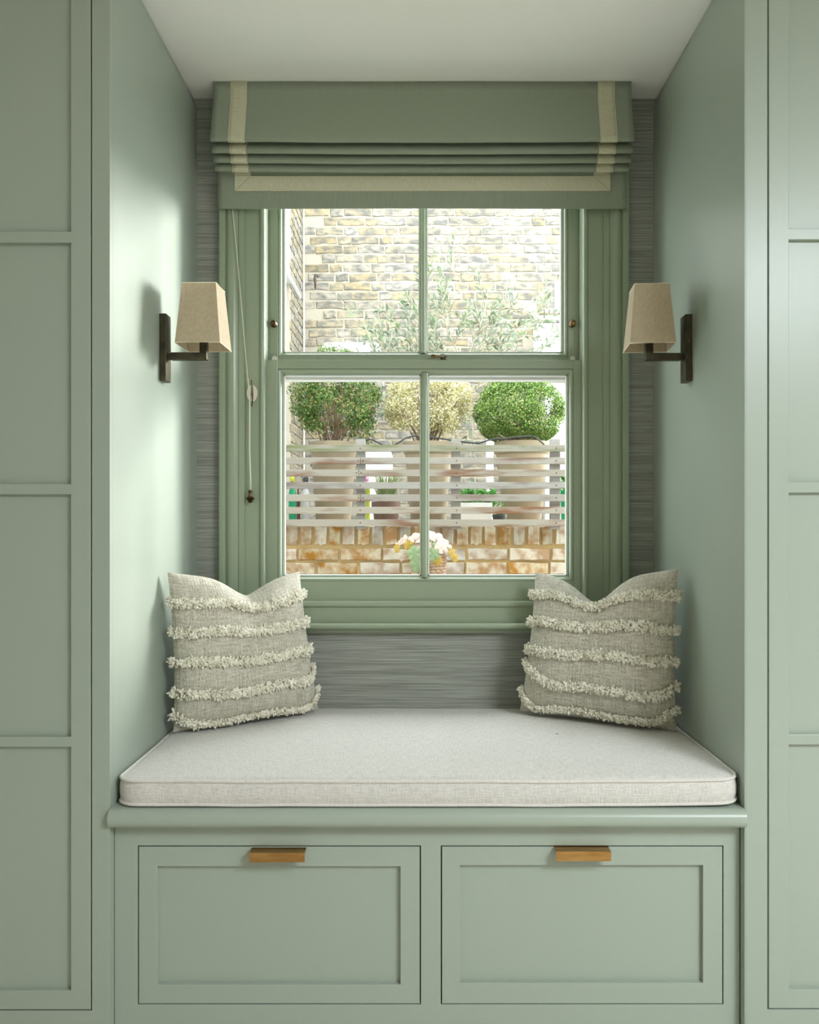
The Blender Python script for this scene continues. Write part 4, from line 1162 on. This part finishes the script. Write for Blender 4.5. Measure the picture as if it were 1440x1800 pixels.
for k in range(n):
    a = R.uniform(0, 2 * math.pi); sp_ = R.uniform(.05, .55); L_ = R.uniform(.10, .20)
    s0 = top + Vector((math.cos(a) * w * .5 * R.random(), math.sin(a) * w * .4, -.01)); d = Vector((math.cos(a) * sp_ * .7, math.sin(a) * sp_ * .25, 1)).normalized()
    e1 = s0 + d * L_ * .6; e2 = s0 + d * L_ + Vector((math.cos(a) * .05 * sp_, 0, -.02 * sp_)); sd = Vector((.0016, 0, 0))
    gb.add([s0 - sd, s0 + sd, e1 + sd, e2, e1 - sd], [(0, 1, 2, 3, 4)])
tag(gb.build('grass_blades', M['grass_leaf'], o), kind='stuff')
o, top, w = planter('white trough of leafy herbs behind the right slats', 809, 864, 884, 4.64, M['white_pot'], .93, name='herb_trough', square=True, depth=.14)
n = 700; pp = np.array(top) + np.stack([rng.uniform(-w * 1.0, w * 1.2, n), rng.uniform(-.06, .06, n), np.abs(rng.normal(0, .035, n)) + rng.uniform(-.025, .03, n)], 1)
leaves('foliage', M['herb'], o, pp, rng.normal(size=(n, 3)) * .6 + np.array([0, -.3, .8]), rng.uniform(.018, .034, n), .75, .12)
o, top, w = planter('small dark pot of seedlings right of the white trough', 865.5, 891, 904, 4.46, M['dark_plastic'], .8, name='seedling_pot')
n = 200; pp = np.array(top) + np.stack([rng.normal(0, w * .4, n), rng.normal(0, .02, n), rng.uniform(-.005, .10, n)], 1)
leaves('foliage', M['herb'], o, pp, rng.normal(size=(n, 3)), rng.uniform(.008, .016, n), .6, .12)
o, top, w = planter('teal pot with leafy plant behind the right end of the fence', 984, 1012, 862, 4.7, M['green_glass'], .8, name='leafy_pot')
n = 300; pp = np.array(top) + np.stack([rng.normal(0, w * .7, n), rng.normal(0, .03, n), rng.uniform(-.01, .11, n)], 1)
leaves('foliage', M['herb'], o, pp, rng.normal(size=(n, 3)), rng.uniform(.02, .035, n), .6, .12)
b = MB(); b.tube([(PX(861, 5.9), 5.9, ZG), (PX(861, 5.9), 5.9, PZ(790, 5.9)), (PX(862, 5.9), 5.9, PZ(770, 5.9))], .028, 14)
tag(b.build('drain_pipe', M['white_paint'], base=(PX(861, 5.9), 5.9, ZG), smooth=True, ), 'short white drain pipe standing behind the right slats', 'pipe')
b = MB(); b.box(PX(643, 5.6), PX(688, 5.6), 5.6, 5.9, ZG, PZ(793, 5.6), .01)
b2 = b.build('storage_box', M['white_render'], base=(PX(665, 5.6), 5.75, ZG)); tag(b2, 'white storage box on the terrace behind the grasses', 'box')

# ------------------------------------------------------------------ heuchera in a wicker basket
YH_ = 4.06
zb0 = PZ(1032, 4.05); c = PX(754, YH_); rt = 31 / F * YH_; zt = PZ(974, YH_)
hb = empty('heuchera_basket', (c, YH_, zb0)); tag(hb, 'pink and green leafed heuchera in a brown wicker basket before the low wall', 'potted plant')
b = MB(); h = zt - zb0
b.lathe([(rt * .78, 0), (rt * .82, h * .1), (rt * .97, h * .9), (rt, h), (rt * .9, h), (rt * .88, h * .8)], (c, YH_, zb0), 32)
rowsn = 11
for k in range(rowsn):
    z = zb0 + h * (k + .5) / rowsn; rr_ = rt * (.80 + .19 * (k + .5) / rowsn)
    pts = []
    for a in range(40):
        t = 2 * math.pi * a / 40; q = rr_ + .0035 * (1 if (a // 2 + k) % 2 else -.2); pts.append((c + q * math.cos(t), YH_ + q * math.sin(t), z))
    b.tube(pts, h / rowsn * .42, 5, closed=True)
b.build('basket', M['wicker'], hb, smooth=True, angle=60)
def big_leaf(tip, size, normal, m, spin, seed):
    """lobed heuchera leaf with raised veins: a scalloped disc, slightly cupped"""
    R = random.Random(seed); n = 28; nn = Vector(normal).normalized(); a = nn.orthogonal().normalized(); bb = nn.cross(a)
    a, bb = a * math.cos(spin) + bb * math.sin(spin), bb * math.cos(spin) - a * math.sin(spin)
    vs = [Vector(tip) - nn * size * .10]
    for ring in (.5, 1.0):
        for k in range(n):
            t = 2 * math.pi * k / n
            lob = 1 + (.09 * math.cos(5 * t) + .04 * math.cos(15 * t)) * ring
            if k == n // 2: lob *= .7
            r = size * ring * lob
            vs.append(Vector(tip) + a * r * math.cos(t) + bb * r * math.sin(t) + nn * (size * (.05 * math.cos(5 * t) * ring - .18 * ring * ring + R.uniform(-.02, .02))))
    fs = [(0, 1 + k, 1 + (k + 1) % n) for k in range(n)] + [(1 + k, 1 + n + k, 1 + n + (k + 1) % n, 1 + (k + 1) % n) for k in range(n)]
    q = MB(); q.add(vs, fs); return q.build('leaf', m, hb, smooth=True)
LV = [(738, 942, 4.00, 19, (-.1, -.5, 1), 'heuchera_pink'), (722, 946, 4.0, 15, (-.6, -.5, .9), 'heuchera_pink'), (752, 938, 4.03, 17, (0, -.4, 1), 'heuchera_pink'), (766, 941, 4.02, 17, (.3, -.5, .9), 'heuchera_pink'),
      (780, 950, 4.0, 14, (.6, -.5, .8), 'heuchera_pink'), (708, 948, 4.02, 10, (-.7, -.5, .5), 'heuchera_pink'), (718, 958, 3.96, 9, (-.3, -1, .1), 'heuchera_gold'), (697, 964, 4.02, 8, (-.7, -.7, .1), 'heuchera_gold'),
      (700, 955, 4.05, 7, (-.6, -.6, .6), 'heuchera_pink'), (728, 972, 3.93, 13, (-.2, -1, .2), 'heuchera_green'), (734, 992, 3.92, 14, (-.1, -1, .05), 'heuchera_green'), (762, 974, 3.93, 12, (.1, -1, .2), 'heuchera_green'),
      (748, 962, 3.94, 12, (0, -1, .4), 'heuchera_pink'), (776, 962, 3.95, 12, (.3, -.8, .5), 'heuchera_pink'), (789, 964, 4.0, 11, (.6, -.7, .4), 'heuchera_pink'), (796, 972, 4.0, 9, (.8, -.8, .1), 'heuchera_gold'),
      (801, 981, 4.02, 8, (.7, -.8, 0), 'heuchera_gold'), (770, 986, 3.93, 8, (.1, -1, .1), 'heuchera_gold'), (706, 982, 4.03, 5, (-.6, -1, 0), 'heuchera_pink'), (758, 955, 4.1, 15, (0, -.2, 1), 'heuchera_green'),
      (740, 952, 3.97, 13, (-.2, -.8, .7), 'heuchera_pink'), (785, 958, 4.05, 11, (.5, -.5, .8), 'heuchera_pink')]
stt = MB()
for k, (a, c_, Y, s_, nn, mm) in enumerate(LV):
    p = P(a, c_, Y); big_leaf(p, s_ / F * Y, nn, M[mm], k * 1.3, k)
    q = Vector((c, YH_, zt - .01)); stt.tube([q, q.lerp(p, .5) + Vector((0, 0, .015)), p], .0016, 5)
tag(stt.build('leaf_stalks', M['heuchera_green'], hb), kind='stuff')

# tidy helper property
for o in bpy.data.objects:
    if '_base' in o: del o['_base']
